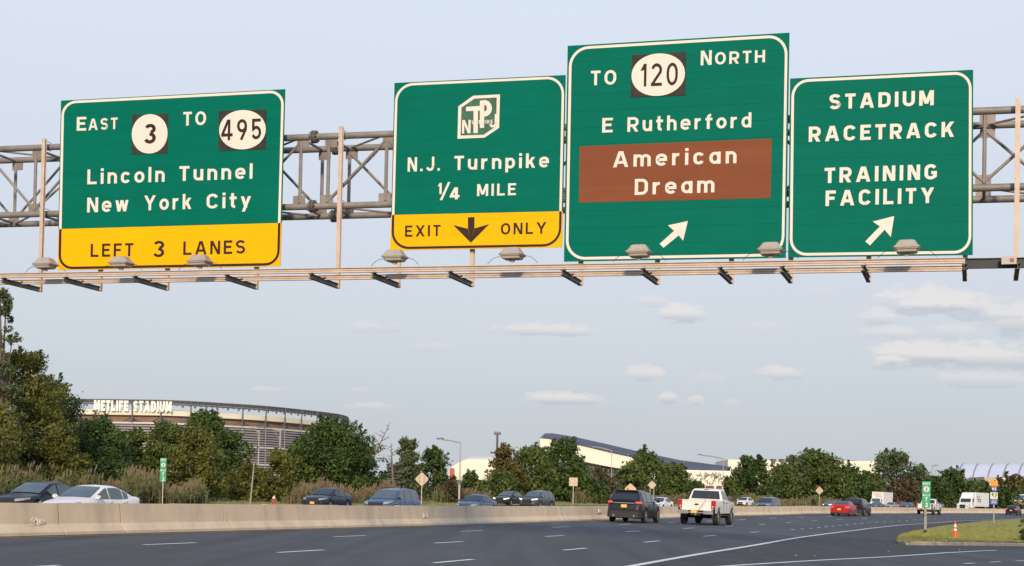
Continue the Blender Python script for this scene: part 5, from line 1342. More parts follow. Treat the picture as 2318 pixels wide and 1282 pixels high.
# ---- dark shed glimpsed behind the snag and the tan building by the verge
sh = empty('brown_shed', at(893, 1100, 300), label='small dark brown shed behind the bare conifer', cat='building')
simple_block(sh, 'wall', 874, 903, 1069, 300, 8, mat('brown boards', (.075, .045, .035), .9)); 
mb = MB(); a, b, c = at(872, 1069, 299), at(889, 1065, 299), at(905, 1069, 299); mb.prism([a, b, c], (0, 10, 0)); mb.build('roof', m_louvd, sh, world=True)
tb = empty('tan_wall', at(965, 1120, 330), label='low tan wall glimpsed under the trees left of the lamp post', cat='wall')
simple_block(tb, 'wall', 948, 990, 1119, 330, 8, m_creamd)
# ------------------------------------------------------------------ trees
def leaf_mat(name, c0, c1, tr=.25):
    m = bpy.data.materials.new(name); m.use_nodes = True; n, l = m.node_tree.nodes, m.node_tree.links; b = n['Principled BSDF']
    b.inputs['Roughness'].default_value = .6; b.inputs['Specular IOR Level'].default_value = .3
    g = n.new('ShaderNodeNewGeometry'); tc = n.new('ShaderNodeTexCoord'); nz = n.new('ShaderNodeTexNoise'); nz.inputs['Scale'].default_value = .55; nz.inputs['Detail'].default_value = 3; l.new(tc.outputs['Object'], nz.inputs[0])
    a = n.new('ShaderNodeMath'); a.operation = 'MULTIPLY_ADD'; l.new(g.outputs['Random Per Island'], a.inputs[0]); a.inputs[1].default_value = .6
    s = n.new('ShaderNodeMath'); s.operation = 'MULTIPLY_ADD'; l.new(nz.outputs['Fac'], s.inputs[0]); s.inputs[1].default_value = 1.6; s.inputs[2].default_value = -.6; l.new(s.outputs[0], a.inputs[2])
    r = n.new('ShaderNodeValToRGB'); l.new(a.outputs[0], r.inputs[0]); e = r.color_ramp.elements; e[0].color = tuple(c0)+(1,); e[1].color = tuple(c1)+(1,); e[0].position = .1; e[1].position = .95
    l.new(r.outputs[0], b.inputs['Base Color'])
    t = n.new('ShaderNodeBsdfTranslucent'); l.new(r.outputs[0], t.inputs[0]); mx = n.new('ShaderNodeMixShader'); mx.inputs[0].default_value = tr
    l.new(b.outputs[0], mx.inputs[1]); l.new(t.outputs[0], mx.inputs[2]); l.new(mx.outputs[0], n['Material Output'].inputs[0]); return m
LM = dict(dark=leaf_mat('dark leaves', (.022, .046, .010), (0.109, 0.167, 0.034)), mid=leaf_mat('mid leaves', (.032, .058, .012), (0.162, 0.202, 0.043)),
          olive=leaf_mat('olive leaves', (.055, .068, .012), (.215, .215, .042)), grey=leaf_mat('grey green leaves', (.042, .066, .028), (.165, .200, .085)),
          rust=leaf_mat('rusty leaves', (.060, .048, .022), (.17, .13, .07)), gold=leaf_mat('orange tinged leaves', (.055, .050, .014), (.20, .15, .035)))
m_bark = mat('bark', (.085, .065, .048), .9, var=.3, scale=3, bump=.5)
m_dead = mat('dead wood', (.20, .165, .14), .9, var=.2, scale=3)
def leaves_mesh(name, pts, nrm, size, m, rng):
    n = len(pts); a = rng.normal(size=(n, 3)); nn = nrm*1.0+rng.normal(size=(n, 3))*.8+np.array([0, 0, .25]); nn /= np.linalg.norm(nn, axis=1)[:, None]+1e-9
    t = np.cross(nn, a); t /= np.linalg.norm(t, axis=1)[:, None]+1e-9; b = np.cross(nn, t)
    s = size*rng.uniform(.55, 1.35, size=(n, 1)); t *= s; b *= s*rng.uniform(.4, .75, size=(n, 1))
    V = np.empty((n, 4, 3)); V[:, 0] = pts-t; V[:, 1] = pts+b*.9-t*.1; V[:, 2] = pts+t; V[:, 3] = pts-b*.9+t*.15
    me = bpy.data.meshes.new(name); me.vertices.add(4*n); me.vertices.foreach_set('co', V.reshape(-1).astype(np.float32))
    me.loops.add(4*n); me.loops.foreach_set('vertex_index', np.arange(4*n, dtype=np.int32)); me.polygons.add(n); me.polygons.foreach_set('loop_start', np.arange(0, 4*n, 4, dtype=np.int32))
    try: me.polygons.foreach_set('loop_total', np.full(n, 4, dtype=np.int32))
    except Exception: pass
    me.materials.append(m); me.update(calc_edges=True); me.validate(); return me
TREEG = 'trees and bushes behind the far verge'
def depth_for(px, u):
    p = on_line(px, -u); return p
def tree(px, top, wpx, u, kind, label, clumps=None, dens=1., low=.05, shape=1., name='leafy_tree', cat='tree', Y=None, sprigs=0, lean=0., cs=1., leaf=None, group=TREEG):
    rng = np.random.default_rng(int(px*7+top)); 
    if Y is None: p = depth_for(px, u)
    else: X = ray(px, 1130).x*Y; p = Vector((X, Y, gz(X, Y)))
    Yd = p.y; base = gz(p.x, p.y); Hh = at(px, top, Yd).z-base; Wm = wpx*Yd/FPX; R = Wm/2*1.06
    root = empty(name, (p.x, p.y, base-.05), label=label, cat=cat, group=group)
    ls = leaf or max(.09, .00115*Yd)
    nc = clumps or int(min(80, 34+R*R*1.6))
    C = []
    for k in range(nc):
        h = low+(1-low)*rng.uniform(0, 1)**.85; env = (math.sin(math.pi*min(.93, (h*.72+.28)))**.6)*shape+(1-shape)*(1-h*.8)
        env = max(.12, env); rr = R*env; a = rng.uniform(0, 2*math.pi); q = rng.uniform(.08, 1)**.5
        cr_ = cs*R*rng.uniform(.18, .36)*(.75+.25*env); 
        C.append((math.cos(a)*max(0, rr-cr_*.7)*q+lean*h*Hh, math.sin(a)*max(0, rr-cr_*.7)*q, min(h*Hh, Hh-cr_*.75), cr_))
    C.append((lean*Hh, 0, Hh-R*.26, R*.26))
    tot = int(dens*min(42000, 6.2*(Wm*Hh)/(ls*ls)))
    per = max(30, tot//len(C)); P = []; Nn = []
    for (x, y, z, cr_) in C:
        m_ = int(per*(cr_/(R*.28))**2); d = rng.normal(size=(m_, 3)); d /= np.linalg.norm(d, axis=1)[:, None]
        rad = cr_*rng.uniform(.35, 1.0, size=(m_, 1))**.4*(1+.22*rng.normal(size=(m_, 1)))
        q = d*rad*np.array([1, 1, .72])+np.array([x, y, z]); P.append(q); Nn.append(d)
    # twigs that break the outline
    for k in range(sprigs+int(nc*.5)):
        x, y, z, cr_ = C[rng.integers(len(C))]; d = rng.normal(size=3); d[2] = abs(d[2])*1.2+.3; d /= np.linalg.norm(d); L = cr_*rng.uniform(.25, .75)
        t = rng.uniform(0, 1, size=(26, 1)); q = np.array([x, y, z])+d*(cr_*.85+L*t)+rng.normal(size=(26, 3))*ls*.8*(1.2-t); P.append(q); Nn.append(np.tile(d, (26, 1)))
    P = np.concatenate(P); Nn = np.concatenate(Nn); ok = P[:, 2] > .05; P, Nn = P[ok], Nn[ok]
    child('crown', leaves_mesh('crown', P, Nn, ls, LM[kind], rng), root)
    mb = MB(); rt = .018*Hh+.05; tr = [Vector((0, 0, 0)), Vector((lean*Hh*.3+rng.normal()*.1, rng.normal()*.1, Hh*.35)), Vector((lean*Hh*.75, rng.normal()*.2, Hh*.72))]
    mb.tube(tr[0], tr[1], rt, 7, rt*.7); mb.tube(tr[1], tr[2], rt*.7, 7, rt*.25)
    for k in range(9):
        x, y, z, cr_ = C[rng.integers(len(C))]; t = min(.9, max(.1, z/Hh*.7)); a = tr[0].lerp(tr[1], t/.5) if t < .5 else tr[1].lerp(tr[2], (t-.5)/.5); mb.tube(a, Vector((x, y, z)), rt*.35, 5, rt*.08)
    mb.build('trunk', m_bark, root); return root
T = [
 (268, 982, 110, 32, 'mid', 'mid green tree in front of the left stadium wall', dict(sprigs=10)),
 (60, 1000, 150, 26, 'olive', 'low olive bushes in front of the pointed tall tree', dict(name='bush', cat='bush')),
 (235, 1010, 130, 26.5, 'dark', 'low dark bushes above the reeds left of the marker', dict(name='bush', cat='bush')),
 (-6, 655, 125, 27, 'grey', 'tall pale leaved tree at the left edge, its branches cut off by the frame', dict(low=.2, dens=.34, sprigs=70, clumps=52, cs=.62)),
 (45, 795, 250, 27.5, 'olive', 'big olive green tree with airy pointed top at far left', dict(sprigs=90, dens=.85, cs=.8, clumps=80)),
 (-40, 900, 260, 26.5, 'olive', 'yellowish vine covered tree low at the left edge', dict()),
 (118, 862, 215, 30, 'dark', 'broad dark green tree right of the tall olive one at left', dict(sprigs=20)),
 (215, 944, 165, 31, 'dark', 'dark green tree reaching under the left part of the stadium wall', dict()),
 (138, 985, 120, 25, 'olive', 'low olive bush in front of the dark trees at left', dict(name='bush', cat='bush')),
 (300, 972, 120, 31.5, 'mid', 'mid green tree between the stadium wall and the reeds', dict()),
 (372, 955, 130, 30, 'mid', 'mid green tree left of the west mile marker', dict()),
 (455, 930, 130, 34, 'dark', 'dark green tree rising highest before the stadium letters end', dict(low=.4, sprigs=14)),
 (440, 968, 160, 27.5, 'olive', 'yellow olive tree right behind the west mile marker', dict()),
 (520, 975, 130, 31, 'dark', 'narrow dark tree left of the utility pole', dict()),
 (560, 1045, 90, 27, 'olive', 'small olive bush at the foot of the utility pole', dict(name='bush', cat='bush')),
 (632, 1020, 105, 26, 'olive', 'rounded olive tree above the fire hydrant', dict(shape=.7)),
 (690, 985, 110, 29.5, 'mid', 'mid green tree filling the left side of the largest dark tree', dict()),
 (590, 1062, 100, 30, 'dark', 'dark tree standing in the gap behind the utility pole', dict()),
 (745, 950, 200, 28, 'dark', 'largest dark green tree, in front of the stadium right end', dict(sprigs=25)),
 (812, 1000, 110, 29, 'dark', 'dark green shoulder tree beside the largest dark tree', dict()),
 (918, 995, 88, 27, 'grey', 'grey green tree with spiky top left of the diamond sign', dict(sprigs=25, shape=.7)),
 (972, 1015, 92, 27, 'dark', 'dark maple right of the grey green tree', dict(low=.15)),
 (1064, 1066, 62, 27, 'mid', 'small green tree just right of the tall lamp post', dict(shape=.5)),
 (1018, 1085, 56, 25, 'rust', 'rusty shrub left of the tall lamp post', dict(name='bush', cat='bush')),
 (1138, 1012, 96, 29, 'gold', 'orange tinged layered tree below the double light mast', dict(dens=.7, sprigs=14)),
 (1128, 1065, 100, 27, 'mid', 'mid green tree at the foot of the orange tinged one', dict()),
 (1200, 1010, 130, 29, 'mid', 'mid green tree under the left end of the sloping roof', dict()),
 (1272, 998, 130, 28, 'dark', 'dark green tree with a bare sprig on top before the sloping roof', dict(sprigs=16)),
 (1312, 1080, 125, 26, 'dark', 'dark bushy tree behind the square sign', dict()),
 (1357, 1066, 70, 27, 'rust', 'sparse reddish brown tree before the glass wall', dict(dens=.32, sprigs=12)),
 (1428, 1050, 96, 28, 'mid', 'green tree left of the tall one that crosses the roof line', dict()),
 (1462, 1022, 120, 29, 'mid', 'tall green tree crossing the middle of the sloping roof', dict(sprigs=14)),
 (1518, 1052, 112, 29, 'mid', 'green tree above the white pickup', dict()),
 (1575, 1094, 60, 25, 'dark', 'low dark tree right of the white pickup roof', dict()),
 (1650, 1082, 40, 26, 'mid', 'loose green tree under the lamp right of the wall logo', dict(dens=.7)),
 (1698, 1036, 100, 28, 'dark', 'dark green spiky tree in front of the long cream building', dict(sprigs=20)),
 (1765, 1052, 90, 28, 'mid', 'mid green tree between the two tallest right hand trees', dict()),
 (1800, 1030, 70, 29, 'grey', 'pale airy tree left of the tallest right hand tree', dict(dens=.6, sprigs=12)),
 (1845, 1021, 125, 28, 'mid', 'tallest round tree before the long cream building', dict(sprigs=10)),
 (1915, 1056, 110, 27, 'dark', 'dark tree behind the grey diamond sign', dict()),
 (1962, 1072, 80, 26, 'mid', 'mid green tree left of the white box truck', dict()),
 (2025, 1021, 125, 29, 'grey', 'tall open crowned tree with sky gaps above the box truck', dict(low=.3, dens=.62, clumps=26)),
 (2048, 1082, 70, 26, 'rust', 'reddish brown tree under the open crowned tree', dict(dens=.5)),
 (2082, 1058, 66, 27, 'dark', 'dark tree behind the east mile marker', dict()),
 (2160, 1066, 96, 27, 'dark', 'dark broad tree left of the semi truck cab', dict()),
 (2120, 1085, 80, 25.5, 'dark', 'low dark tree right of the east mile marker', dict()),
 (2290, 1082, 110, 29, 'gold', 'thin leaved brownish tree behind the route signs', dict(dens=.45, sprigs=10)),
 (2272, 1108, 110, 26, 'dark', 'dark green hedge tree behind the far black hatchback', dict()),
 (2380, 1085, 150, 27, 'mid', 'green tree cut by the right edge above the billboard', dict()),
]
for px, top, w, u, k, lab, kw in T: tree(px, top, w*(1. if px < 60 else 1.12 if px < 1600 else 1.25), u, k, lab, **kw)
# fill of low bushes along the foot of the belt
for i, px in enumerate(range(-40, 2360, 58)):
    rr = random.Random(i); base = 1070 if px < 900 else (1088 if px < 1580 else 1110 if px < 1680 else 1100)
    u = 30.5+rr.uniform(0, 1.5)
    tree(px+rr.uniform(-12, 12), base+rr.uniform(-10, 10), (100 if px < 1200 else 84), u, rr.choice(['dark', 'dark', 'mid']), 'low dark undergrowth bush filling the foot of the tree belt', name='bush', cat='bush', dens=.8, group='undergrowth bushes at the foot of the tree belt')
tree(2345, 1152, 72, 0, 'dark', 'dark bush on the island at the right edge', name='bush', cat='bush', Y=62., dens=.8, leaf=.09, group=None)
# bare leaning tree and bare conifer
def bare(px, top, base_px, u, label, lean, n, spread, hang=False, name='bare_tree'):
    rng = random.Random(px); p = depth_for(base_px, u); b = gz(p.x, p.y); q = at(px, top, p.y); root = empty(name, (p.x, p.y, b), label=label, cat='tree', group=None)
    V = Vector((q.x-p.x, 0, q.z-b)); mb = MB(); r0 = .15
    mb.tube((0, 0, 0), V*.5, r0, 7, r0*.7); mb.tube(V*.5, V, r0*.7, 6, .02)
    tips = []
    for k in range(n):
        t = .3+.68*k/n if not hang else .15+.83*k/n; s = V*t; ang = rng.uniform(0, 6.28); L = spread*(1.05-t)*rng.uniform(.6, 1.1)
        d = Vector((math.cos(ang), math.sin(ang)*.7, rng.uniform(-.1, .15) if hang else rng.uniform(.2, 1))).normalized(); e = s+d*L; mb.tube(s, e, .05, 5, .018)
        for j in range(4):
            s2 = s.lerp(e, rng.uniform(.3, .95)); e2 = s2+Vector((rng.gauss(0, .5), rng.gauss(0, .4), rng.uniform(0, .8)))*L*.35; mb.tube(s2, e2, .025, 4, .01); tips.append(e2)
        tips.append(e)
    mb.build('trunk', m_dead, root); return root, tips
rt, tips = bare(884, 955, 805, 28, 'bare leaning tree with few leaves right of the largest dark tree', 0, 15, 3.2)
rg = np.random.default_rng(3); Pp = []; 
for t in tips[:46]:
    if rg.uniform() < .62: Pp.append(np.array(t)+rg.normal(size=(rg.integers(6, 26), 3))*.20)
Pp = np.concatenate(Pp); child('crown', leaves_mesh('crown', Pp, rg.normal(size=Pp.shape), .15, LM['grey'], rg), rt)
bare(885, 1002, 885, 27, 'bare grey conifer left of the grey green tree', 0, 34, 2.0, hang=True)
# bare sprig on top of dark tree handled by its own twigs
# ------------------------------------------------------------------ reeds
def reeds(name, label, x0, x1, u0, u1, n, h, cols, plume=True):
    V = []; F = []; mi = []; k = 0; rr = random.Random(int(x0))
    for i in range(n):
        px = rr.uniform(x0, x1); u = rr.uniform(u0, u1)
        key = int(px/4)
        if key not in _cache: 
            a = on_line(key*4+2, -u0); b = on_line(key*4+2, -u1); _cache[key] = (a, b)
        a, b = _cache[key]; t = (u-u0)/(u1-u0); X = lerp(a.x, b.x, t)+rr.gauss(0, .25); Y = lerp(a.y, b.y, t)
        z = gz(X, Y); hh = h*rr.uniform(.65, 1.12)*(.80+.2*math.sin(px*.045)+.12*math.sin(px*.13+1)); lx = rr.gauss(.02, .10)*hh; ly = rr.gauss(0, .1)*hh
        w = .022*Y/85; c_ = rr.choice(range(len(cols)))
        V += [(X-w, Y, z), (X+w, Y, z), (X+lx*.5+w, Y+ly*.5, z+hh*.6), (X+lx*.5-w, Y+ly*.5, z+hh*.6), (X+lx, Y+ly, z+hh)]; F += [(k, k+1, k+2, k+3), (k+3, k+2, k+4)]; mi += [c_, c_]; k += 5
        for j in range(3):
            zz = z+hh*rr.uniform(.25, .85); s = rr.choice((-1, 1)); L = hh*rr.uniform(.12, .24); V += [(X+lx*.4, Y, zz), (X+lx*.4+s*L, Y+rr.gauss(0, .1), zz+L*.5), (X+lx*.4, Y, zz-w*3.5)]; F.append((k, k+1, k+2)); mi.append(c_); k += 3
        if plume and rr.random() < .16:
            V += [(X+lx-w*1.2, Y+ly, z+hh-.02), (X+lx+w*1.4, Y+ly, z+hh+.1), (X+lx+.06, Y+ly, z+hh+.32), (X+lx-w, Y+ly, z+hh+.2)]; F.append((k, k+1, k+2, k+3)); mi.append(len(cols)); k += 4
    mb = MB(); mb.v = V; mb.f = F; mb.mi = mi
    return mb.build(name, cols_m(cols)+[m_plume], label=label, cat='reeds', kind='stuff')
_cache = {}
m_plume = mat('reed plume', (.15, .12, .07), .9, var=.25, scale=3)
RC = [mat('green reed', (.09, .11, .032), .85, var=.3, scale=2), mat('straw reed', (.15, .13, .055), .85, var=.3, scale=2), mat('dull reed', (.055, .060, .025), .85, var=.3, scale=2), mat('rusty reed', (.13, .08, .04), .85, var=.3, scale=2)]
def cols_m(ix): return [RC[i] for i in ix]
def R(label, x0, x1, u0, u1, n, h, cols): 
    _cache.clear(); return reeds('reeds', label, x0, x1, u0, u1, n, h, cols)
R('tall green and straw reeds behind the two leftmost cars', -30, 345, 23.5, 29, 11000, 1.7, [0, 0, 0, 1, 2])
R('fading reeds right of the west mile marker', 345, 450, 23.5, 27, 1800, 1.2, [0, 1, 2])
R('reddish brown reeds behind the navy sedan and blue family car', 660, 905, 23.5, 29, 5200, 1.5, [3, 2, 1, 3])
R('short rusty reeds by the diamond sign and lamp post', 985, 1105, 25, 29, 1700, 1.5, [3, 2, 0])
R('rusty reeds behind the dark sport utility', 1300, 1560, 24.5, 28, 3200, 1.6, [3, 2, 0])
R('reeds below the round right hand trees', 1560, 1960, 24, 27.5, 4500, 1.7, [0, 1, 2])
# ------------------------------------------------------------------ lamps, poles, small signs, hydrant, cone
m_pole = mat('grey aluminium pole', (.40, .37, .34), .5, .4, var=.08)
m_wood = mat('weathered sign post', (.30, .22, .16), .8, var=.2, scale=6)
def lamp(px, base_y, top_y, arm_px, arm_y, Y, label, r=.085, name='street_lamp'):
    b = at(px, 1130, Y); gb = gz(b.x, Y); root = empty(name, (b.x, Y, gb), label=label, cat='street lamp', group='aluminium street lamps along the highway')
    top = at(px, top_y, Y); e = at(arm_px, arm_y, Y); B_ = Vector((b.x, Y, gb))
    MB().tube((0, 0, -.1), Vector((0, 0, top.z-gb)), r, 10, r*.55).build('pole', m_pole, root, smooth=True)
    T_ = Vector((0, 0, top.z-gb)); Ev = Vector((e.x-b.x, 0, e.z-gb)); mb = MB()
    pts = [T_+Vector((Ev.x*t, 0, (Ev.z-T_.z)*(math.sin(t*math.pi/2)))) for t in [k/7 for k in range(8)]]; mb.path([p-UP*.15 for p in pts], .028*Y/80+.008, 6)
    mb.path([T_-UP*1.0, pts[3]-UP*.15], .018, 5); mb.build('arm', m_pole, root)
    s = 1 if Ev.x > 0 else -1; mb = MB(); q = Ev
    mb.add([(q.x-s*.1, -.16, q.z-.1), (q.x+s*.6, -.12, q.z-.13), (q.x+s*.6, .12, q.z-.13), (q.x-s*.1, .16, q.z-.1), (q.x-s*.1, -.12, q.z+.06), (q.x+s*.6, -.08, q.z+.02), (q.x+s*.6, .08, q.z+.02), (q.x-s*.1, .12, q.z+.06)],
           [(0, 1, 2, 3), (4, 7, 6, 5), (0, 4, 5, 1), (1, 5, 6, 2), (2, 6, 7, 3), (3, 7, 4, 0)]); mb.build('lamp_head', m_sst, root)
    return root
def vd(px, u): return on_line(px, -u).y
lamp(1040, 1130, 1000, 1002, 992.5, vd(1040, 24), 'tall street lamp right of the dark maple, arm pointing left')
lamp(631, 1130, 973, 598, 966, vd(631, 32), 'street lamp in front of the stadium wall', r=.13)
lamp(583, 1130, 975, 571, 970, vd(583, 36), 'thinner lamp post just left of the stadium lamp', r=.10)
lamp(1383, 1130, 1019, 1340, 1010, vd(1383, 40), 'street lamp before the cream wall of the sloping hall')
lamp(1636, 1130, 1037, 1587, 1029, vd(1636, 26), 'street lamp right of the sloping hall')
lamp(1805, 1130, 1057, 1787, 1056, vd(1805, 33), 'street lamp left of the tallest round tree')
lamp(1771, 1130, 1062, 1752, 1056, vd(1771, 33), 'street lamp between the green trees left of the tallest one')
lamp(2109, 1130, 1054, 2118, 1053, vd(2109, 26), 'thin hooked lamp right of the east mile marker', r=.14)
lamp(2117, 1130, 1066, 2119, 1065, vd(2117, 27), 'short thin pole right of the hooked lamp', r=.12)
def mast(px, top, w, n, Y, label):
    q = at(px, top, Y); b = gz(q.x, Y); root = empty('light_mast', (q.x, Y, b), label=label, cat='light mast', group='floodlight masts far behind the trees')
    MB().tube((0, 0, 0), (0, 0, q.z-b), .35*Y/300, 8, .2*Y/300).build('pole', m_sst, root)
    Wm = w*Y/FPX; MB().box((0, 0, q.z-b), (Wm, .4, .5)).build('crossbar', m_sst, root)
    for k in range(n): MB().box((-Wm/2+Wm*(k+.5)/n, -.3, q.z-b+.1), (Wm/n*.6, .5, 1.1)).build('floodlight', m_sst, root)
mast(1126, 982, 16, 3, 480, 'tallest floodlight mast above the orange tinged tree'); mast(1140, 1005, 14, 3, 520, 'lower floodlight mast right of the tallest one'); mast(1156, 1019, 8, 2, 620, 'smallest floodlight mast far right of the two taller')
up = at(572, 1055, vd(572, 23)); ug = gz(up.x, up.y); ut = empty('utility_pole', (up.x, up.y, ug), label='thin pale pole standing in the verge left of the hydrant', cat='pole', group=None)
MB().tube((-.12, 0, 0), (.08, 0, up.z-ug), .06, 8, .045).build('pole', m_pole, ut); MB().box((.08, 0, up.z-ug), (.12, .12, .1)).build('cap', m_sst, ut)
# ---- sign plates on posts
def post_sign(px, py, w, u, label, shape='diamond', base=1136, m=None, posts=(0,), Y=None, back=True, name='road_sign'):
    Y = Y or vd(px, u); c = at(px, py, Y); g = gz(c.x, Y); root = empty(name, (c.x, Y, g), label=label, cat='road sign'); s = w*Y/FPX/2
    z = c.z-g; mm = m or mat('tan sign back', (.50, .40, .31), .6, .2, var=.12, scale=2)
    a0 = [(0, z+s), (s, z), (0, z-s), (-s, z)] if shape == 'diamond' else [(-s, z+s), (s, z+s), (s, z-s), (-s, z-s)]
    if shape == 'diamond':
        k = .12; pts = []
        for i in range(4):
            a, b, c2 = a0[i-1], a0[i], a0[(i+1) % 4]; pts += [(lerp(b[0], a[0], k), lerp(b[1], a[1], k)), (lerp(b[0], c2[0], k), lerp(b[1], c2[1], k))]
        a0 = pts
    MB().prism([(x, -.04, zz) for x, zz in a0], (0, .02, 0)).build('plate', mm, root)
    if back and shape == 'diamond':
        for o in (-.32, .32): MB().box((o*s, -.05, z), (.05, .03, s*1.05)).build('brace', m_wood, root)
    for o in posts: MB().box((o, .02, (z-s*.2)/2), (.07, .06, z-s*.2)).build('post', m_pole, root)
    return root
post_sign(955, 1085, 33, 22.5, 'back of a diamond sign beside the grey green tree')
m_or = mat('faded orange sign', (.62, .42, .26), .6, .0, var=.12, scale=3)
post_sign(1427, 1108, 29, 5, 'faded orange diamond sign just above the dark sport utility', m=m_or, Y=104., back=False)
post_sign(1476, 1098, 20, 23.5, 'small diamond sign on two posts left of the white pickup', posts=(-.28, .28), back=False)
post_sign(1298, 1091, 19, 22.5, 'back of a square sign on a post beside the dark bushy tree', 'square', back=False)
post_sign(1855, 1111, 19, 22.5, 'back of a small diamond sign before the right hand trees')
post_sign(1039, 1091, 9, 23.8, 'small dark square sign with a white bar on the tall lamp post', 'square', m=m_sst, back=False)
post_sign(2234, 1139, 8, 22.5, 'tiny beige square sign right of the semi trailer', 'square', back=False)
# ---- mile markers
m_mg = mat('mile marker green', (.01, .32, .17), .5, var=.06); m_dk = mat('dark marker backing', (.02, .05, .04), .8)
def plate_text(root, txt, cx, z, cap, wd, m, y=-.055, sw=.2):
    nat = text_quads(txt, sw, 0)[1]; nl_ = max(1, sum(1 for ch in txt[:-1] if ch != ' ')); g = max(.08, (wd/cap-nat)/nl_) if len(txt) > 1 else 0; Q, w_ = text_quads(txt, sw, g); kx = min(1.4, wd/cap/w_) if len(txt) > 1 else 1
    x0 = cx-w_*kx*cap/2
    for ci in sorted({q[2] for q in Q}):
        mb = MB()
        for q, li, c_ in Q:
            if c_ == ci: mb.quad(*[(x0+p.x*kx*cap, y-.0012*li, z+p.y*cap) for p in q])
        mb.build('letter', m, root)
def marker(px, ptop, pbot, w, Y, base_z, word, d1, d2, label, post_m, tex):
    t = at(px, ptop, Y); bt_ = at(px, pbot, Y); root = empty('mile_marker', (bt_.x, Y, base_z), label=label, cat='mile marker')
    z1, z0 = t.z-base_z, bt_.z-base_z; Wm = w*Y/FPX; h = z1-z0
    MB().box((0, -.03, (z0+z1)/2), (Wm, .012, h)).build('plate', m_mg, root)
    u = h/6.
    plate_text(root, word, 0, z1-u*.78, u*.55, Wm*.85, m_white, y=-.040)
    mb = MB(); n = 24; mb.add([(Wm*.34*math.cos(a), -.040, z1-u*1.75+Wm*.34*math.sin(a)) for a in [k*2*math.pi/n for k in range(n)]], [tuple(range(n))]); mb.build('shield_disc', m_white, root)
    plate_text(root, '3', 0, z1-u*1.75-Wm*.2, Wm*.4, Wm*.25, m_ink, y=-.045, sw=.24)
    plate_text(root, 'MILE', 0, z1-u*3.35, u*.45, Wm*.85, m_white, y=-.040)
    plate_text(root, d1, 0, z1-u*4.45, u*.85, Wm*.35, m_white, y=-.040, sw=.22); plate_text(root, d2, .02 if len(d2) == 1 else 0, z0+u*.22, u*.95, Wm*.45, m_white, y=-.040, sw=.22)
    mb = MB(); 
    if tex: mb.box((-.02, .02, z1*.5-.05), (.11, .09, z1-.1))
    else: mb.box((0, .0, z1*.5-.05), (.05, .04, z1-.1))
    mb.build('post', post_m, root)
    return root
Ym = 63.; q = hit(2093, 1219)
me_ = marker(2096, 1090, 1150, 19, q.y, q.z+.10, 'EAST', '7', '2', 'green EAST mile marker on a grey post at the tip of the grass island', mat('grey timber post', (.30, .27, .24), .8, var=.15, scale=5), True)
MB().box((-.02, .02, .18), (.125, .10, .22)).build('base_sleeve', m_black, me_); MB().box((-.02, .02, .95), (.122, .10, .03)).build('strap', m_black, me_)
mY = vd(366, 22.3); pz = P3(*[uinv(*at(366, 1130, mY).xy)[0], -22.3]).z
marker(369, 1037, 1091, 14, mY, pz, 'WEST', '7', '2', 'green WEST mile marker on a thin post before the olive tree', m_pole, False)
# ---- route marker assembly on the island
q = hit(2249, 1190); ra = empty('route_marker', (q.x, q.y, q.z+.1), label='stack of orange, blue 95 shield, green and blue route plates on a post', cat='route marker'); Yr = q.y; b0 = q.z+.1
def zz(py): return at(2250, py, Yr).z-b0
sx_ = lambda px: px*Yr/FPX
m_orange = mat('orange plate', (.80, .30, .01), .5, var=.05); m_iblue = mat('interstate blue', (.02, .035, .25), .5, var=.05); m_bl = mat('blue plate', (.04, .10, .36), .5, var=.05); m_ired = mat('interstate red', (.55, .09, .10), .5)
MB().box((0, -.03, (zz(1089)+zz(1100))/2), (sx_(16.5), .012, zz(1089)-zz(1100))).build('orange_plate', m_orange, ra)
sh_ = [(0, 1115), (-4.5, 1112), (-7.5, 1107), (-7.6, 1102), (-6, 1100.2), (6, 1100.2), (7.6, 1102), (7.5, 1107), (4.5, 1112)]
MB().prism([(sx_(x), -.035, zz(y)) for x, y in sh_], (0, .012, 0)).build('interstate_shield', m_iblue, ra)
MB().prism([(sx_(x), -.05, zz(y)) for x, y in ((-6.6, 1102.6), (-6, 1100.9), (6, 1100.9), (6.6, 1102.6))], (0, .012, 0)).build('shield_top', m_ired, ra)
plate_text(ra, '95', 0, zz(1110.6), zz(1103.8)-zz(1110.6), sx_(9.5), m_white, y=-.06, sw=.24)
MB().box((0, -.03, (zz(1115)+zz(1130))/2), (sx_(16.5), .012, zz(1115)-zz(1130))).build('white_plate', m_white, ra)
m_gsp = mat('parkway green', (.03, .20, .06), .6); 
MB().prism([(sx_(x), -.045, zz(y)) for x, y in ((-5.5, 1117), (0, 1116.2), (-1, 1121), (0, 1127.5), (-3.5, 1123), (-6, 1121))], (0, .006, 0)).build('green_emblem', m_gsp, ra)
MB().prism([(sx_(x), -.045, zz(y)) for x, y in ((2, 1117), (6.2, 1116.5), (6, 1122), (2.5, 1128.5), (1, 1128), (3.2, 1122))], (0, .006, 0)).build('green_emblem', m_gsp, ra)
MB().box((0, -.03, (zz(1131)+zz(1142.5))/2), (sx_(17), .012, zz(1131)-zz(1142.5))).build('blue_plate', m_bl, ra)
for y in (1134.5, 1138.5): MB().box((0, -.040, zz(y)), (sx_(11), .006, sx_(1.3))).build('white_line', m_white, ra)
MB().box((.02, .02, (zz(1095))/2), (.07, .06, zz(1095))).build('post', m_pole, ra)
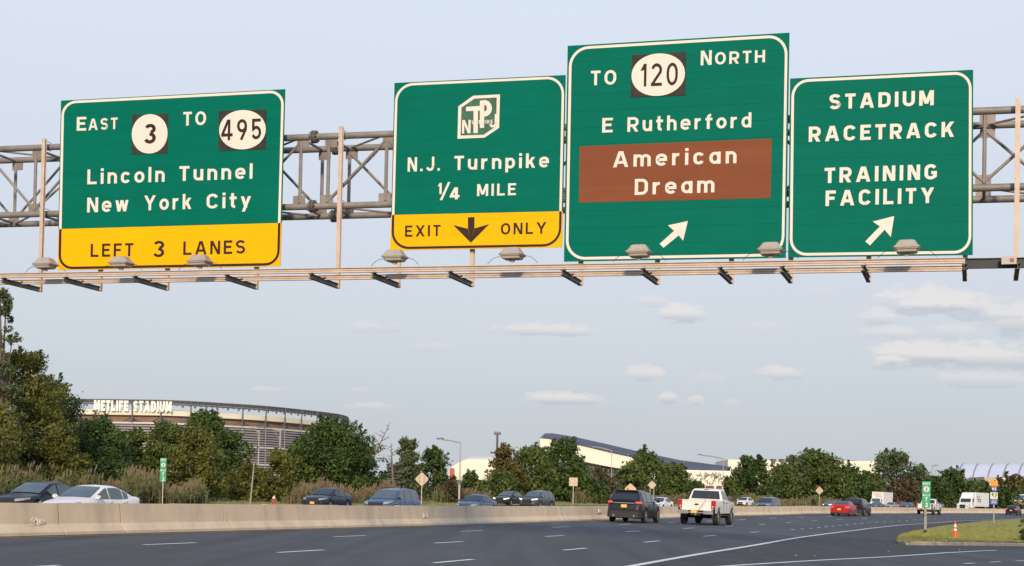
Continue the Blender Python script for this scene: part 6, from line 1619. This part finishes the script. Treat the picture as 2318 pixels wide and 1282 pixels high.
# ---- billboard
bbY = vd(2300, 24); q = at(2300, 1130, bbY); bb = empty('billboard', (q.x, bbY, gz(q.x, bbY)), label='blue and white billboard cut off by the right edge', cat='billboard')
def bq(x0, x1, y0, y1, m, nm, o=0.):
    a, b = at(x0, y0, bbY), at(x1, y1, bbY); MB().box(((a.x+b.x)/2-q.x, -o, (a.z+b.z)/2-gz(q.x, bbY)), (b.x-a.x, .2, a.z-b.z)).build(nm, m, bb)
bq(2292, 2350, 1119, 1143, m_white, 'board'); bq(2293, 2350, 1120, 1132.5, mat('sky blue print', (.20, .42, .72), .6), 'print_panel', .06); bq(2295, 2304, 1124, 1132, m_iblue, 'print_panel', .1); bq(2302, 2350, 1134, 1140, mat('brick red print', (.45, .14, .12), .6), 'print_panel', .08); bq(2309, 2318, 1122, 1125, m_iblue, 'print_panel', .1)
for x in (2298, 2330): a = at(x, 1143, bbY); MB().box((a.x-q.x, .1, (a.z-gz(q.x, bbY))/2), (.25, .2, a.z-gz(q.x, bbY))).build('post', m_sst, bb)
# ---- hydrant
hY = vd(620, 21.6); q = at(620, 1130, hY); hg = gz(q.x, hY); hy = empty('fire_hydrant', (q.x, hY, hg), label='red fire hydrant with pale top in the grass left of the navy sedan', cat='fire hydrant')
m_hr = mat('faded red paint', (.45, .085, .06), .6, var=.15); m_hw = mat('pale hydrant cap', (.70, .62, .55), .6); k = .95
mb = MB(); mb.tube((0, 0, 0), (0, 0, .05), .17*k, 12); mb.tube((0, 0, .05), (0, 0, .50), .11*k, 12); mb.tube((0, 0, .48), (0, 0, .53), .15*k, 12); mb.build('barrel', m_hr, hy, smooth=True)
mb = MB(); mb.tube((0, 0, .53), (0, 0, .66), .13*k, 12, .07*k); mb.tube((0, 0, .66), (0, 0, .72), .04, 8); mb.build('bonnet', m_hw, hy, smooth=True)
for s_ in (-1, 1): MB().tube((0, 0, .40), (s_*.20, 0, .40), .055, 8).build('nozzle', m_hr, hy)
MB().tube((0, 0, .36), (0, -.2, .36), .075, 8).build('nozzle', m_hr, hy)
# ---- cone
q = hit(2162, 1226.5); cz = q.z+.07; kk = 41*q.y/FPX/.90
cn = empty('traffic_cone', (q.x, q.y, cz), label='tall orange cone with white bands on the grass island', cat='traffic cone')
m_cone = mat('orange cone plastic', (.85, .085, .03), .5, var=.06); m_band = mat('reflective band', (.80, .76, .70), .4)
MB().box((0, 0, .02*kk), (.36*kk, .36*kk, .04*kk)).build('base', m_cone, cn)
def fr(z0, z1, m, nm, off=0.):
    R0 = lambda z: (.145-.115*(z/.9))*kk+off
    MB().tube((0, 0, z0*kk), (0, 0, z1*kk), R0(z0), 20, R0(z1)).build(nm, m, cn, smooth=True)
fr(.03, .9, m_cone, 'body'); fr(.46, .56, m_band, 'band', .006); fr(.64, .78, m_band, 'band', .006)
MB().tube((0, 0, .9*kk), (0, 0, .96*kk), .028, 10).build('tip', m_cone, cn)
